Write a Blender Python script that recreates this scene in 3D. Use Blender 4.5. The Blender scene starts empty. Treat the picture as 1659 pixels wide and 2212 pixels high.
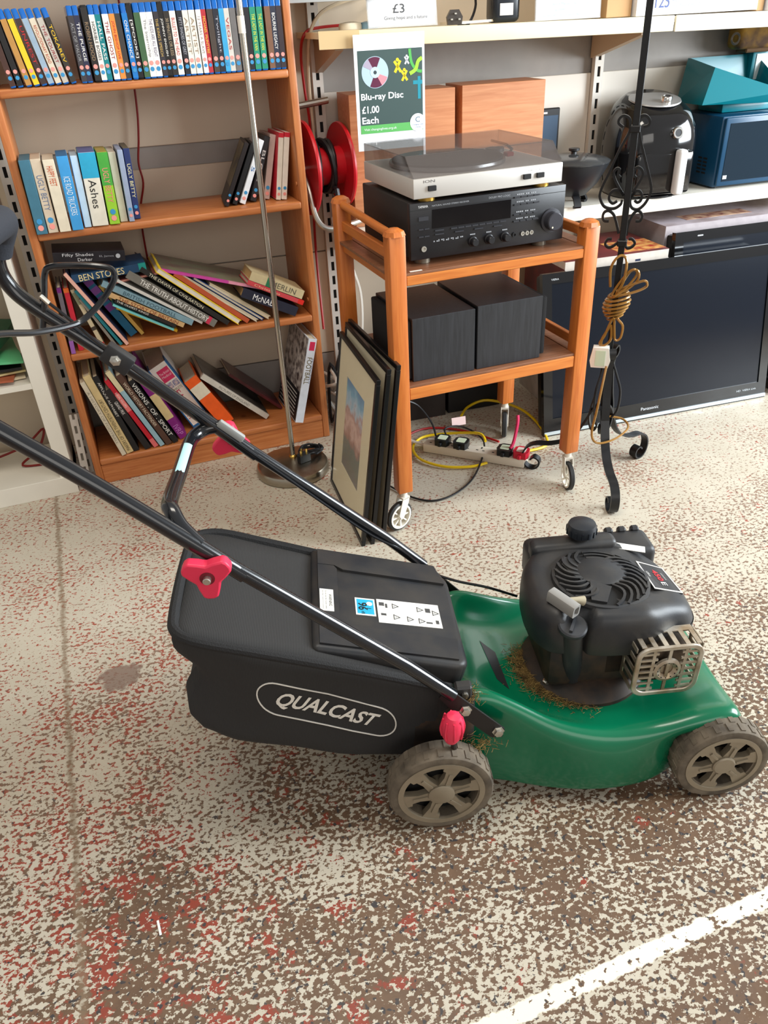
import bpy, bmesh, math, random
from mathutils import Vector, Matrix, Euler, noise
from mathutils.bvhtree import BVHTree
random.seed(7)
PI = math.pi
scene = bpy.context.scene
col = scene.collection

# ------------------------------------------------------------------ camera
F_PX = 1677.04
PITCH, ROLL, YAW = 0.5687, -0.0538, 0.3405
cam_data = bpy.data.cameras.new('camera')
cam_data.sensor_fit = 'VERTICAL'
cam_data.sensor_height = 36.0
cam_data.lens = F_PX / 2212 * 36.0
cam_data.clip_start = 0.05
cam = bpy.data.objects.new('camera', cam_data)
col.objects.link(cam)
r_ = Vector((math.cos(YAW), -math.sin(YAW), 0)); fh = Vector((math.sin(YAW), math.cos(YAW), 0)); up_ = Vector((0, 0, 1))
fw = math.cos(PITCH) * fh - math.sin(PITCH) * up_
uu = math.sin(PITCH) * fh + math.cos(PITCH) * up_
r2 = math.cos(ROLL) * r_ + math.sin(ROLL) * uu
u2 = -math.sin(ROLL) * r_ + math.cos(ROLL) * uu
cm = Matrix((r2, u2, -fw)).transposed().to_4x4()
cm.translation = (0, 0, 1.28475)
cam.matrix_world = cm
scene.camera = cam

# ------------------------------------------------------------------ light
world = bpy.data.worlds.new('room_light'); scene.world = world
world.use_nodes = True
bg = world.node_tree.nodes['Background']
bg.inputs[0].default_value = (1.0, 0.965, 0.92, 1)
bg.inputs[1].default_value = 0.36
def area(name, loc, target, sx, sy, power, colr):
    l = bpy.data.lights.new(name, 'AREA'); l.shape = 'RECTANGLE'; l.size = sx; l.size_y = sy
    l.energy = power; l.color = colr
    o = bpy.data.objects.new(name, l); col.objects.link(o); o.location = loc
    o.rotation_euler = (Vector(target) - Vector(loc)).to_track_quat('-Z', 'Y').to_euler()
    return o
area('shop_window_daylight', (4.3, 0.2, 1.75), (1.4, 2.2, 0.5), 2.4, 1.9, 290, (0.86, 0.94, 1.0))
area('shop_front_daylight', (0.4, -3.2, 2.1), (0.3, 1.5, 0.4), 3.2, 1.8, 34, (1.0, 0.96, 0.90))
area('ceiling_strip_light', (0.3, 1.2, 3.0), (0.3, 1.2, 0), 1.6, 0.5, 26, (1.0, 0.93, 0.82))
scene.view_settings.view_transform = 'Standard'
scene.view_settings.look = 'None'
scene.view_settings.gamma = 1.0
scene.view_settings.use_curve_mapping = False
scene.view_settings.exposure = 0.40

# ------------------------------------------------------------------ materials
def c(r, g, b):
    f = lambda x: (x / 255 / 12.92) if x / 255 <= 0.04045 else ((x / 255 + 0.055) / 1.055) ** 2.4
    return (f(r), f(g), f(b), 1.0)
MATS = {}
def nn(nt, t, **k):
    n = nt.nodes.new(t)
    for a, b in k.items(): setattr(n, a, b)
    return n
def mat(name, rgb=(128, 128, 128), rough=0.5, metal=0.0, var=0.0, vscale=15, bump=0.0, bscale=150, coat=0.0, trans=0.0, alpha=1.0, spec=0.5, rgb2=None, stretch=None, ior=1.45, emit=0):
    if name in MATS: return MATS[name]
    m = bpy.data.materials.new(name); m.use_nodes = True
    nt = m.node_tree; p = nt.nodes['Principled BSDF']
    p.inputs['Base Color'].default_value = c(*rgb)
    p.inputs['Roughness'].default_value = rough
    p.inputs['Metallic'].default_value = metal
    p.inputs['Specular IOR Level'].default_value = spec
    p.inputs['Coat Weight'].default_value = coat
    p.inputs['Coat Roughness'].default_value = 0.08
    p.inputs['Transmission Weight'].default_value = trans
    p.inputs['IOR'].default_value = ior
    p.inputs['Alpha'].default_value = alpha
    L = nt.links.new
    if var or bump:
        tc = nn(nt, 'ShaderNodeTexCoord'); src = tc.outputs['Object']
        if stretch:
            mp = nn(nt, 'ShaderNodeMapping'); mp.inputs['Scale'].default_value = stretch
            L(src, mp.inputs[0]); src = mp.outputs[0]
    if var:
        ns = nn(nt, 'ShaderNodeTexNoise'); ns.inputs['Scale'].default_value = vscale; ns.inputs['Detail'].default_value = 5
        L(src, ns.inputs['Vector'])
        mx = nn(nt, 'ShaderNodeMix', data_type='RGBA')
        a = c(*rgb); b = c(*rgb2) if rgb2 else tuple(x * (1 - var) for x in a[:3]) + (1,)
        mx.inputs[6].default_value = a; mx.inputs[7].default_value = b
        rp = nn(nt, 'ShaderNodeMapRange'); rp.inputs[1].default_value = .38; rp.inputs[2].default_value = .66
        L(ns.outputs[0], rp.inputs[0]); L(rp.outputs[0], mx.inputs[0]); L(mx.outputs[2], p.inputs['Base Color'])
    if bump:
        nb = nn(nt, 'ShaderNodeTexNoise'); nb.inputs['Scale'].default_value = bscale; nb.inputs['Detail'].default_value = 3
        L(src, nb.inputs['Vector'])
        bp = nn(nt, 'ShaderNodeBump'); bp.inputs['Strength'].default_value = bump; bp.inputs['Distance'].default_value = .002
        L(nb.outputs[0], bp.inputs['Height']); L(bp.outputs[0], p.inputs['Normal'])
    MATS[name] = m
    return m
def wood(name, a, b, axis='X', scale=10, rough=.42, knots=False):
    if name in MATS: return MATS[name]
    m = bpy.data.materials.new(name); m.use_nodes = True; nt = m.node_tree; L = nt.links.new
    p = nt.nodes['Principled BSDF']; p.inputs['Roughness'].default_value = rough
    tc = nn(nt, 'ShaderNodeTexCoord'); mp = nn(nt, 'ShaderNodeMapping')
    s = {'X': (1, 14, 14), 'Y': (14, 1, 14), 'Z': (14, 14, 1)}[axis]
    mp.inputs['Scale'].default_value = s; L(tc.outputs['Object'], mp.inputs[0])
    ns = nn(nt, 'ShaderNodeTexNoise'); ns.inputs['Scale'].default_value = scale; ns.inputs['Detail'].default_value = 6; ns.inputs['Distortion'].default_value = .6
    L(mp.outputs[0], ns.inputs['Vector'])
    rp = nn(nt, 'ShaderNodeValToRGB'); rp.color_ramp.elements[0].position = .3; rp.color_ramp.elements[1].position = .72
    rp.color_ramp.elements[0].color = c(*b); rp.color_ramp.elements[1].color = c(*a)
    L(ns.outputs[0], rp.inputs[0]); out = rp.outputs[0]
    if knots:
        vo = nn(nt, 'ShaderNodeTexVoronoi'); vo.inputs['Scale'].default_value = 5.5; L(tc.outputs['Object'], vo.inputs['Vector'])
        mr = nn(nt, 'ShaderNodeMapRange'); mr.inputs[1].default_value = .035; mr.inputs[2].default_value = .075; mr.inputs[3].default_value = .75; mr.inputs[4].default_value = 0
        L(vo.outputs['Distance'], mr.inputs[0])
        mx = nn(nt, 'ShaderNodeMix', data_type='RGBA'); mx.inputs[7].default_value = c(110, 52, 22)
        L(mr.outputs[0], mx.inputs[0]); L(out, mx.inputs[6]); out = mx.outputs[2]
    L(out, p.inputs['Base Color'])
    bp = nn(nt, 'ShaderNodeBump'); bp.inputs['Strength'].default_value = .12; bp.inputs['Distance'].default_value = .001
    L(ns.outputs[0], bp.inputs['Height']); L(bp.outputs[0], p.inputs['Normal'])
    MATS[name] = m
    return m
def paint(rgb, rough=.45): return mat('print_%d_%d_%d' % rgb, rgb, rough, var=.12, vscale=35)
def ink(rgb): return mat('ink_%d_%d_%d' % rgb, rgb, .5)
PAGES = mat('book_pages', (214, 200, 172), .8, var=.25, vscale=60, stretch=(40, 1, 1))
PINE = wood('pine_front', (198, 126, 72), (172, 96, 48), 'X', 9, .4, True)
PINEZ = wood('pine_upright', (200, 128, 74), (174, 98, 48), 'Z', 9, .4)
TEAK = wood('trolley_beech', (202, 118, 52), (180, 94, 36), 'Z', 8, .35)
TEAKX = wood('trolley_beech_rail', (206, 126, 56), (182, 98, 38), 'X', 8, .35)
TEAKY = wood('trolley_beech_side', (204, 122, 54), (180, 96, 38), 'Y', 8, .35)
WALNUT = wood('walnut_laminate', (142, 96, 68), (108, 68, 46), 'X', 9, .38)
TEAKBOX = wood('teak_veneer', (206, 142, 98), (184, 116, 74), 'X', 7, .45)
WHITE = mat('white_laminate', (226, 220, 206), .45, var=.06, vscale=6)
CREAM = mat('cream_metal', (232, 220, 182), .4, var=.05, vscale=5)
METALW = mat('white_metal', (220, 214, 204), .42, var=.08, vscale=12)
BLACK = mat('black_plastic', (26, 26, 28), .38)
DARK = mat('dark_recess', (14, 13, 13), .8)
CHROME = mat('chrome', (205, 203, 198), .18, 1.0)
STEEL = mat('brushed_steel', (176, 168, 152), .3, 1.0, var=.2, vscale=30, stretch=(1, 1, 20))
ZINC = mat('zinc_bolt', (200, 198, 190), .35, 1.0)
BRASS = mat('brass', (196, 160, 84), .3, 1.0)

# ------------------------------------------------------------------ mesh helpers
class MB:
    def __init__(s): s.v = []; s.f = []; s.m = []; s.cur = 0
    def add(s, vs, fs, M=None):
        o = len(s.v)
        s.v += [tuple(M @ Vector(p)) for p in vs] if M else [tuple(p) for p in vs]
        s.f += [tuple(i + o for i in f) for f in fs]; s.m += [s.cur] * len(fs)
        return s
    def box(s, x0, x1, y0, y1, z0, z1, bev=0, seg=2, M=None):
        if bev <= 0:
            v = [(x, y, z) for z in (z0, z1) for y in (y0, y1) for x in (x0, x1)]
            return s.add(v, [(0, 2, 3, 1), (4, 5, 7, 6), (0, 1, 5, 4), (2, 6, 7, 3), (0, 4, 6, 2), (1, 3, 7, 5)], M)
        bm = bmesh.new(); bmesh.ops.create_cube(bm, size=1)
        for q in bm.verts: q.co = ((x0 + x1) / 2 + q.co.x * (x1 - x0), (y0 + y1) / 2 + q.co.y * (y1 - y0), (z0 + z1) / 2 + q.co.z * (z1 - z0))
        bmesh.ops.bevel(bm, geom=bm.edges[:], offset=bev, segments=seg, profile=.5, affect='EDGES')
        bm.verts.index_update()
        s.add([q.co[:] for q in bm.verts], [[q.index for q in f.verts] for f in bm.faces], M); bm.free()
        return s
    def sweep(s, pts, sec, up=None, closed=False, M=None, scales=None):
        P = [Vector(p) for p in pts]; n = len(P); k = len(sec); vs = []; N = None
        for i in range(n):
            a = P[(i - 1) % n] if (closed or i > 0) else P[i]; b = P[(i + 1) % n] if (closed or i < n - 1) else P[i]
            t = (b - a).normalized()
            if up is not None: N = Vector(up) - t * t.dot(Vector(up))
            elif N is None:
                ref = Vector((0, 0, 1)) if abs(t.z) < .9 else Vector((1, 0, 0)); N = ref - t * t.dot(ref)
            else: N = N - t * t.dot(N)
            if N.length < 1e-6: N = t.orthogonal()
            N.normalize(); B = t.cross(N); sc = scales[i] if scales else 1
            for (a_, b_) in sec: vs.append(P[i] + B * (a_ * sc) + N * (b_ * sc))
        fs = []
        for i in range(n if closed else n - 1):
            j = (i + 1) % n
            for q in range(k):
                w = (q + 1) % k; fs.append((i * k + q, i * k + w, j * k + w, j * k + q))
        if not closed: fs.append(tuple(range(k))[::-1]); fs.append(tuple((n - 1) * k + q for q in range(k)))
        return s.add(vs, fs, M)
    def tube(s, pts, r, n=8, closed=False, M=None, scales=None):
        return s.sweep(pts, [(r * math.cos(2 * PI * i / n), r * math.sin(2 * PI * i / n)) for i in range(n)], None, closed, M, scales)
    def strap(s, pts, w, t, up, M=None):      # flat bar: width w along up, thickness t
        return s.sweep(pts, [(-t / 2, -w / 2), (t / 2, -w / 2), (t / 2, w / 2), (-t / 2, w / 2)], up, False, M)
    def lathe(s, prof, n=24, M=None, caps=True):
        vs = []; fs = []; k = len(prof)
        for i in range(n):
            a = 2 * PI * i / n
            for (r, z) in prof: vs.append((r * math.cos(a), r * math.sin(a), z))
        for i in range(n):
            j = (i + 1) % n
            for q in range(k - 1): fs.append((i * k + q, j * k + q, j * k + q + 1, i * k + q + 1))
        if caps: fs.append(tuple(i * k for i in range(n))[::-1]); fs.append(tuple(i * k + k - 1 for i in range(n)))
        return s.add(vs, fs, M)
    def cyl(s, r, z0, z1, n=20, M=None, bev=0):
        if bev: return s.lathe([(r - bev, z0), (r, z0 + bev), (r, z1 - bev), (r - bev, z1)], n, M)
        return s.lathe([(r, z0), (r, z1)], n, M)
    def prism(s, poly, z0, z1, M=None):
        n = len(poly)
        vs = [(x, y, z0) for x, y in poly] + [(x, y, z1) for x, y in poly]
        fs = [tuple(range(n))[::-1], tuple(range(n, 2 * n))] + [(i, (i + 1) % n, n + (i + 1) % n, n + i) for i in range(n)]
        return s.add(vs, fs, M)
    def ring(s, outer, inner, z0, z1, M=None):
        n = len(outer)
        vs = [(x, y, z) for z in (z0, z1) for pl in (outer, inner) for x, y in pl]
        fs = []
        for i in range(n):
            j = (i + 1) % n
            fs += [(i, n + i, n + j, j), (2 * n + i, 2 * n + j, 3 * n + j, 3 * n + i), (i, j, 2 * n + j, 2 * n + i), (n + i, 3 * n + i, 3 * n + j, n + j)]
        return s.add(vs, fs, M)
    def mesh(s, name, mats, smooth=35):
        me = bpy.data.meshes.new(name); me.from_pydata(s.v, [], s.f)
        for q in (mats if isinstance(mats, (list, tuple)) else [mats]): me.materials.append(q)
        bm = bmesh.new(); bm.from_mesh(me)
        for f, i in zip(bm.faces, s.m): f.material_index = i
        bmesh.ops.recalc_face_normals(bm, faces=bm.faces[:]); bm.to_mesh(me); bm.free()
        if smooth:
            for p in me.polygons: p.use_smooth = True
            me.set_sharp_from_angle(angle=math.radians(smooth))
        me.update()
        return me
    def build(s, name, mats, parent=None, smooth=35, M=None):
        return obj(name, s.mesh(name, mats, smooth), parent, M)
def obj(name, me, parent=None, M=None):
    o = bpy.data.objects.new(name, me); col.objects.link(o)
    if parent: o.parent = parent
    if M is not None: o.matrix_local = M
    return o
def tag(o, label=None, cat=None, group=None, kind=None):
    for k, v in (('label', label), ('category', cat), ('group', group), ('kind', kind)):
        if v: o[k] = v
    return o
def thing(name, label, cat, loc=(0, 0, 0), rot=(0, 0, 0), group=None, kind=None):
    o = bpy.data.objects.new(name, None); col.objects.link(o); o.empty_display_size = .05
    o.location = loc; o.rotation_euler = rot
    return tag(o, label, cat, group, kind)
def struct(name, mb, m, parent=None, M=None, smooth=0):
    o = mb.build(name, m, parent, smooth, M)
    if not parent: o['kind'] = 'structure'
    return o
def T(x, y, z): return Matrix.Translation((x, y, z))
def Rx(a): return Matrix.Rotation(a, 4, 'X')
def Ry(a): return Matrix.Rotation(a, 4, 'Y')
def Rz(a): return Matrix.Rotation(a, 4, 'Z')
def frame(o, x, y):                      # matrix with given x and y directions
    x = Vector(x).normalized(); y = Vector(y); y = (y - x * x.dot(y)).normalized(); z = x.cross(y)
    M = Matrix((x, y, z)).transposed().to_4x4(); M.translation = o
    return M
def cat(pts, n=6, closed=False):         # Catmull-Rom
    P = [Vector(p) for p in pts]; out = []; m = len(P)
    for i in range(m if closed else m - 1):
        g = lambda k: P[k % m] if closed else P[min(max(k, 0), m - 1)]
        a, b, d, e = g(i - 1), g(i), g(i + 1), g(i + 2)
        for j in range(n):
            t = j / n
            out.append(.5 * ((2 * b) + (d - a) * t + (2 * a - 5 * b + 4 * d - e) * t * t + (3 * b - a - 3 * d + e) * t ** 3))
    if not closed: out.append(P[-1])
    return out
def rrect(w, h, r, n=5, cx=0, cy=0):
    o = []
    for qx, qy, a0 in ((1, 1, 0), (-1, 1, PI / 2), (-1, -1, PI), (1, -1, 1.5 * PI)):
        for i in range(n + 1):
            a = a0 + PI / 2 * i / n; o.append((cx + qx * (w / 2 - r) + r * math.cos(a), cy + qy * (h / 2 - r) + r * math.sin(a)))
    return o
TEXTS = []
def text(s, w, h, o, xd, yd, m, parent, name='lettering', bold=0.0, shear=0.0, drape=None):
    cu = bpy.data.curves.new('txt', 'FONT'); cu.body = s; cu.size = 1; cu.offset = bold; cu.resolution_u = 3
    t = bpy.data.objects.new('txt', cu); col.objects.link(t); t['slant'] = shear
    TEXTS.append((t, w, h, o, xd, yd, m, parent, name, drape))
def flush_texts():
    bpy.context.view_layer.update(); dg = bpy.context.evaluated_depsgraph_get()
    for t, w, h, o, xd, yd, m, parent, name, drape in TEXTS:
        me = bpy.data.meshes.new_from_object(t.evaluated_get(dg)); me.name = name
        if not len(me.vertices): continue
        for v in me.vertices: v.co.x += t['slant'] * v.co.y
        xs = [v.co.x for v in me.vertices]; ys = [v.co.y for v in me.vertices]
        x0, x1, y0, y1 = min(xs), max(xs), min(ys), max(ys)
        for v in me.vertices:
            v.co = ((v.co.x - (x0 + x1) / 2) / max(x1 - x0, 1e-6) * w, (v.co.y - (y0 + y1) / 2) / max(y1 - y0, 1e-6) * h, 0)
        me.transform(frame(o, xd, yd)); me.materials.clear(); me.materials.append(m)
        if drape:
            tree, d, off = drape
            bm = bmesh.new(); bm.from_mesh(me); bmesh.ops.triangulate(bm, faces=bm.faces[:])
            for _ in range(2): bmesh.ops.subdivide_edges(bm, edges=[e for e in bm.edges if e.calc_length() > .003], cuts=1, use_grid_fill=False); bmesh.ops.triangulate(bm, faces=bm.faces[:])
            bm.to_mesh(me); bm.free()
            for v in me.vertices:
                hit = tree.ray_cast(v.co - Vector(d) * .3, Vector(d))
                if hit[0]: v.co = hit[0] - Vector(d) * off
        obj(name, me, parent)
    for t, *_ in TEXTS:
        cu = t.data; bpy.data.objects.remove(t); bpy.data.curves.remove(cu)
X, Y, Z = Vector((1, 0, 0)), Vector((0, 1, 0)), Vector((0, 0, 1))
ORD = ['first', 'second', 'third', 'fourth', 'fifth', 'sixth', 'seventh', 'eighth', 'ninth', 'tenth', 'eleventh', 'twelfth', 'thirteenth', 'fourteenth', 'fifteenth', 'sixteenth', 'seventeenth', 'eighteenth', 'nineteenth', 'twentieth']
# ================================================================== SETTING
def floor_material():
    m = bpy.data.materials.new('worn_painted_concrete'); m.use_nodes = True; nt = m.node_tree; L = nt.links.new
    p = nt.nodes['Principled BSDF']; p.inputs['Specular IOR Level'].default_value = .4
    tc = nn(nt, 'ShaderNodeTexCoord'); sep = nn(nt, 'ShaderNodeSeparateXYZ'); L(tc.outputs['Object'], sep.inputs[0])
    def N(scale, detail=2, rough=.5, off=0, rot=0, st=(1, 1, 1)):
        mp = nn(nt, 'ShaderNodeMapping'); mp.inputs['Location'].default_value = (off, off * .7, 0); mp.inputs['Rotation'].default_value = (0, 0, rot); mp.inputs['Scale'].default_value = st
        L(tc.outputs['Object'], mp.inputs[0])
        n = nn(nt, 'ShaderNodeTexNoise'); n.inputs['Scale'].default_value = scale; n.inputs['Detail'].default_value = detail; n.inputs['Roughness'].default_value = rough
        L(mp.outputs[0], n.inputs['Vector']); return n.outputs[0]
    def M(op, a, b=None, cl=False):
        n = nn(nt, 'ShaderNodeMath', operation=op, use_clamp=cl)
        for i, q in enumerate((a, b)):
            if q is None: continue
            if isinstance(q, (int, float)): n.inputs[i].default_value = q
            else: L(q, n.inputs[i])
        return n.outputs[0]
    def MR(v, a, b, lo=0, hi=1):
        n = nn(nt, 'ShaderNodeMapRange'); L(v, n.inputs[0])
        for i, q in enumerate((a, b, lo, hi)): n.inputs[1 + i].default_value = q
        return n.outputs[0]
    def MX(f, a, b):
        n = nn(nt, 'ShaderNodeMix', data_type='RGBA')
        for i, q in ((0, f), (6, a), (7, b)):
            if isinstance(q, tuple): n.inputs[i].default_value = q
            elif isinstance(q, (int, float)): n.inputs[i].default_value = q
            else: L(q, n.inputs[i])
        return n.outputs[2]
    x, y = sep.outputs[0], sep.outputs[1]
    speck = N(94, 3.6, .58, 3, .35, (1, 1.3, 1))
    patch = N(5.5, 3, .55, 9); broad = N(1.7, 2, .5, 21)
    bias = M('ADD', MR(y, .6, 1.75, -.050, .066), M('MULTIPLY', M('SUBTRACT', patch, .5), .30))
    bias = M('ADD', bias, M('MULTIPLY', M('SUBTRACT', broad, .5), .12))
    cov = M('ADD', speck, bias)
    painted = MR(cov, .478, .494)
    # underlying coats: brown screed, old red paint, dark aggregate
    rednoise = M('ADD', N(19, 5, .65, 31), MR(x, -.35, .55, .06, -.075))
    rednoise = M('ADD', rednoise, MR(y, .6, 2.0, -.03, .075))
    red = MR(rednoise, .525, .575)
    under = MX(N(30, 3, .6, 5), c(120, 93, 71), c(82, 63, 49))
    under = MX(red, under, MX(N(40, 3, .5, 12), c(158, 66, 48), c(118, 58, 46)))
    under = MX(MR(N(85, 1, .5, 40), .62, .66), under, c(62, 58, 58))
    under = MX(MR(y, .95, 1.8, 0, .45), under, MX(red, c(182, 150, 130), c(176, 104, 86)))  # under-colours blend paler with distance from the camera
    cream = MX(N(9, 4, .6, 50), c(201, 193, 176), c(179, 169, 150))
    cream = MX(MR(N(140, 2, .5, 60), .62, .72), cream, c(158, 142, 118))
    colr = MX(painted, under, cream)
    # flaked patch of bare screed and the straight joint in the slab
    dx = M('SUBTRACT', x, -.155); dy = M('SUBTRACT', y, 1.49)
    d2 = M('ADD', M('MULTIPLY', dx, M('MULTIPLY', dx, 1.0)), M('MULTIPLY', dy, M('MULTIPLY', dy, 1.6)))
    stain = MR(M('ADD', M('SQRT', d2), M('MULTIPLY', M('SUBTRACT', N(26, 4, .6, 70), .5), .11)), .045, .058, .85, 0)
    colr = MX(stain, colr, c(126, 104, 92))
    jn = M('ABSOLUTE', M('ADD', M('ADD', x, .274), M('MULTIPLY', M('SUBTRACT', N(14, 4, .6, 80), .5), .022)))
    colr = MX(MR(M('ADD', jn, M('MULTIPLY', M('SUBTRACT', speck, .5), .03)), .003, .010, .7, 0), colr, c(128, 108, 86))
    # painted white line
    ly = M('ABSOLUTE', M('ADD', M('SUBTRACT', y, .4905), M('MULTIPLY', M('SUBTRACT', N(60, 4, .6, 90), .5), .016)))
    line = M('MULTIPLY', MR(ly, .0125, .015, 1, 0), MR(M('ADD', speck, N(40, 2, .5, 95)), .82, .86))
    colr = MX(line, colr, c(238, 230, 208))
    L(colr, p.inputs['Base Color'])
    L(MR(N(25, 3, .5, 7), .3, .7, .34, .55), p.inputs['Roughness'])
    bp = nn(nt, 'ShaderNodeBump'); bp.inputs['Strength'].default_value = .25; bp.inputs['Distance'].default_value = .001
    L(cov, bp.inputs['Height']); L(bp.outputs[0], p.inputs['Normal'])
    return m
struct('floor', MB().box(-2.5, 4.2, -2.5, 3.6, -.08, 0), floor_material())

WA = math.radians(-4.5)
WM = T(.2, 2.79, 0) @ Rz(WA)
GREYW = mat('bare_grey_backing', (158, 152, 146), .6, var=.18, vscale=7)
BEIGE = mat('beige_back_panel', (206, 190, 168), .55, var=.06, vscale=4)
PALE = mat('pale_back_panel', (224, 216, 204), .5, var=.05, vscale=4)
wall = struct('wall_back', MB().box(-1.6, 4.0, 0, .08, 0, 2.7), GREYW, None, WM)
def panel(x0, x1, z0, z1, m): MB().box(x0, x1, -.012, 0, z0, z1, .0015, 1).build('panel', m, wall, 0)
panel(-1.5, -.387, 0, 2.6, BEIGE)
for z0, z1, m in ((0, .208, GREYW), (.212, .585, BEIGE), (.589, .905, BEIGE), (.97, 1.62, BEIGE), (1.7, 2.4, BEIGE)): panel(-.351, .603, z0, z1, m)
for x0, x1 in ((.637, 1.603), (1.637, 3.2)):
    for z0, z1, m in ((0, .602, BEIGE), (.606, 1.082, PALE), (1.21, 1.62, BEIGE), (1.7, 2.4, BEIGE)): panel(x0, x1, z0, z1, m)
def upright(lx, label, z0=.02, z1=2.2, w=.034):
    r = thing('slotted_upright', label, 'shelving post', WM @ Vector((lx, 0, 0)), (0, 0, WA))
    m = MB(); a = .0055
    m.box(-w / 2, -a, -.034, -.030, z0, z1).box(a, w / 2, -.034, -.030, z0, z1)
    m.box(-w / 2, -w / 2 + .003, -.030, -.012, z0, z1).box(w / 2 - .003, w / 2, -.030, -.012, z0, z1)
    k = z0
    while k < z1 - .05:
        m.box(-a, a, -.034, -.030, k + .031, k + .050); k += .05
    m.build('slotted_face', METALW, r, 0)
    MB().box(-w / 2 + .003, w / 2 - .003, -.0295, -.0125, z0, z1).build('slot_backing', DARK, r, 0)
upright(-.369, 'white slotted metal upright between white unit and pine bookcase')
upright(.62, 'white slotted metal upright behind red cable reel')
upright(1.62, 'white slotted metal upright behind lidded wok')

# ------------------------------------------------------------------ wall shelves
def YF(x): return 2.40 - .0787 * (x - .95)
def YL(x): return 2.40 - .0787 * (x - 1.45)
ZU = lambda x: 1.251 - .009 * (x - .85)
def shelf(name, label, x0, x1, yf, ztop, lip, m, tilt=0):
    r = thing(name, label, 'shelf', (x0, yf(x0), ztop), (0, tilt, WA))
    L_ = (x1 - x0) / math.cos(WA); d = 2.79 - .0787 * (x0 - .2) - yf(x0) - .014
    MB().box(0, L_, .004, d, -.016, 0).build('shelf_board', m, r, 0)
    MB().box(0, L_, -.004, .004, -lip, .002, .0025, 2).build('front_lip', m, r)
    return r, L_, d
r, L_, d = shelf('upper_wall_shelf', 'cream metal wall shelf holding the disc price poster', .74, 1.862, YF, ZU(.74), .040, CREAM, .009)
MB().box(-.002, .115, -.0055, -.0035, -.041, .003).build('lip_end_cover', mat('beige_lip', (206, 178, 132), .45), r, 0)
for lx in (.06, 1.04): MB().prism([(0, 0), (-.30, 0), (-.30, -.03), (0, -.10)], -.012, .012, T(lx, d, -.016) @ frame((0, 0, 0), (0, 1, 0), (0, 0, 1))).build('shelf_bracket', mat('beige_bracket', (190, 166, 138), .5), r, 0)
r, L_, d = shelf('upper_wall_shelf', 'bright white metal wall shelf under the white printed cartons', 1.868, 2.95, YF, ZU(1.868), .042, WHITE, .009)
MB().prism([(0, 0), (-.30, 0), (-.30, -.03), (0, -.10)], -.012, .012, T(.9, d, -.016) @ frame((0, 0, 0), (0, 1, 0), (0, 0, 1))).build('shelf_bracket', mat('beige_bracket', (190, 166, 138), .5), r, 0)
r, L_, d = shelf('lower_wall_shelf', 'white wall shelf carrying air fryer, wok and microwave', .80, 2.95, YL, .70, .045, WHITE)
for lx in (.06, 1.0, 1.95): MB().prism([(0, 0), (-.28, 0), (-.28, -.03), (0, -.10)], -.012, .012, T(lx, d, -.016) @ frame((0, 0, 0), (0, 1, 0), (0, 0, 1))).build('shelf_bracket', METALW, r, 0)
r, L_, d = shelf('grey_wall_shelf', 'short grey metal shelf edge above the acrylic sign holder', .66, .93, lambda x: 2.45 - .0787 * (x - .9), 1.375, .052, mat('grey_shelf', (176, 178, 178), .45))

# ------------------------------------------------------------------ pine bookcase
BX0, BX1, BY, BD = -.138, .679, 2.46, .285
book_case = thing('pine_bookcase', 'orange pine open bookcase crammed with discs and leaning books', 'bookcase', (0, BY, 0))
for x0, x1 in ((BX0, BX0 + .023), (BX1 - .023, BX1)):
    MB().box(x0, x1, 0, BD, 0, 1.9, .004, 2).build('side_panel', PINEZ, book_case)
ST = [.09, .456, .813, 1.169, 1.525]
for zt in ST: MB().box(BX0 + .023, BX1 - .023, -.002, BD - .01, zt - .022, zt, .006, 3).build('shelf_board', PINE, book_case)
MB().box(BX0 + .023, BX1 - .023, .002, .02, 0, .067, .002, 1).build('plinth', PINE, book_case)
MB().box(BX0 - .01, BX1 + .01, -.01, BD, 1.9, 1.925, .004, 2).build('top_board', PINE, book_case)
for z in (.50, .86): MB().cyl(.007, 0, .004, 12, T(BX1 - .0235, .03, z) @ Ry(-PI / 2)).build('shelf_peg', PINEZ, book_case)

# ------------------------------------------------------------------ white unit on the left
wu = thing('white_shelf_unit', 'white laminate shelf unit at left edge with low plinth', 'shelf unit', (0, 2.45, 0))
MB().box(-.246, -.201, 0, .29, 0, 1.9, .001, 1).build('side_panel', WHITE, wu, 0)
MB().box(-1.05, -1.005, 0, .29, 0, 1.9, .001, 1).build('side_panel', WHITE, wu, 0)
MB().box(-1.005, -.246, .0, .29, .374, .392).build('shelf_board', WHITE, wu, 0)
MB().box(-1.005, -.246, .0, .29, .74, .76).build('shelf_board', WHITE, wu, 0)
MB().box(-1.005, -.201, -.006, .28, .0, .062, .001, 1).build('plinth', WHITE, wu, 0)
def sheet(name, label, ct, loc, rot, w, d, t, m, wav=0.006, seed=0):
    me = MB(); n = 10; vs = []
    for top in (0, 1):
        for i in range(n + 1):
            for j in range(n + 1):
                u, v = (i / n - .5) * w, (j / n - .5) * d
                vs.append((u, v, (t if top else 0) + wav * (noise.noise((u * 9 + seed, v * 9, 0)))))
    fs = []; K = (n + 1) ** 2
    for i in range(n):
        for j in range(n):
            a = i * (n + 1) + j; q = (a, a + 1, a + n + 2, a + n + 1)
            fs.append(q[::-1]); fs.append(tuple(K + k for k in q))
    bd = [j for j in range(n)] + [i * (n + 1) + n for i in range(n)] + [n * (n + 1) + j for j in range(n, 0, -1)] + [i * (n + 1) for i in range(n, 0, -1)]
    for a, b in zip(bd, bd[1:] + bd[:1]): fs.append((a, b, K + b, K + a))
    me.add(vs, fs)
    o = me.build(name, m); o.location = loc; o.rotation_euler = rot
    return tag(o, label, ct)
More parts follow.
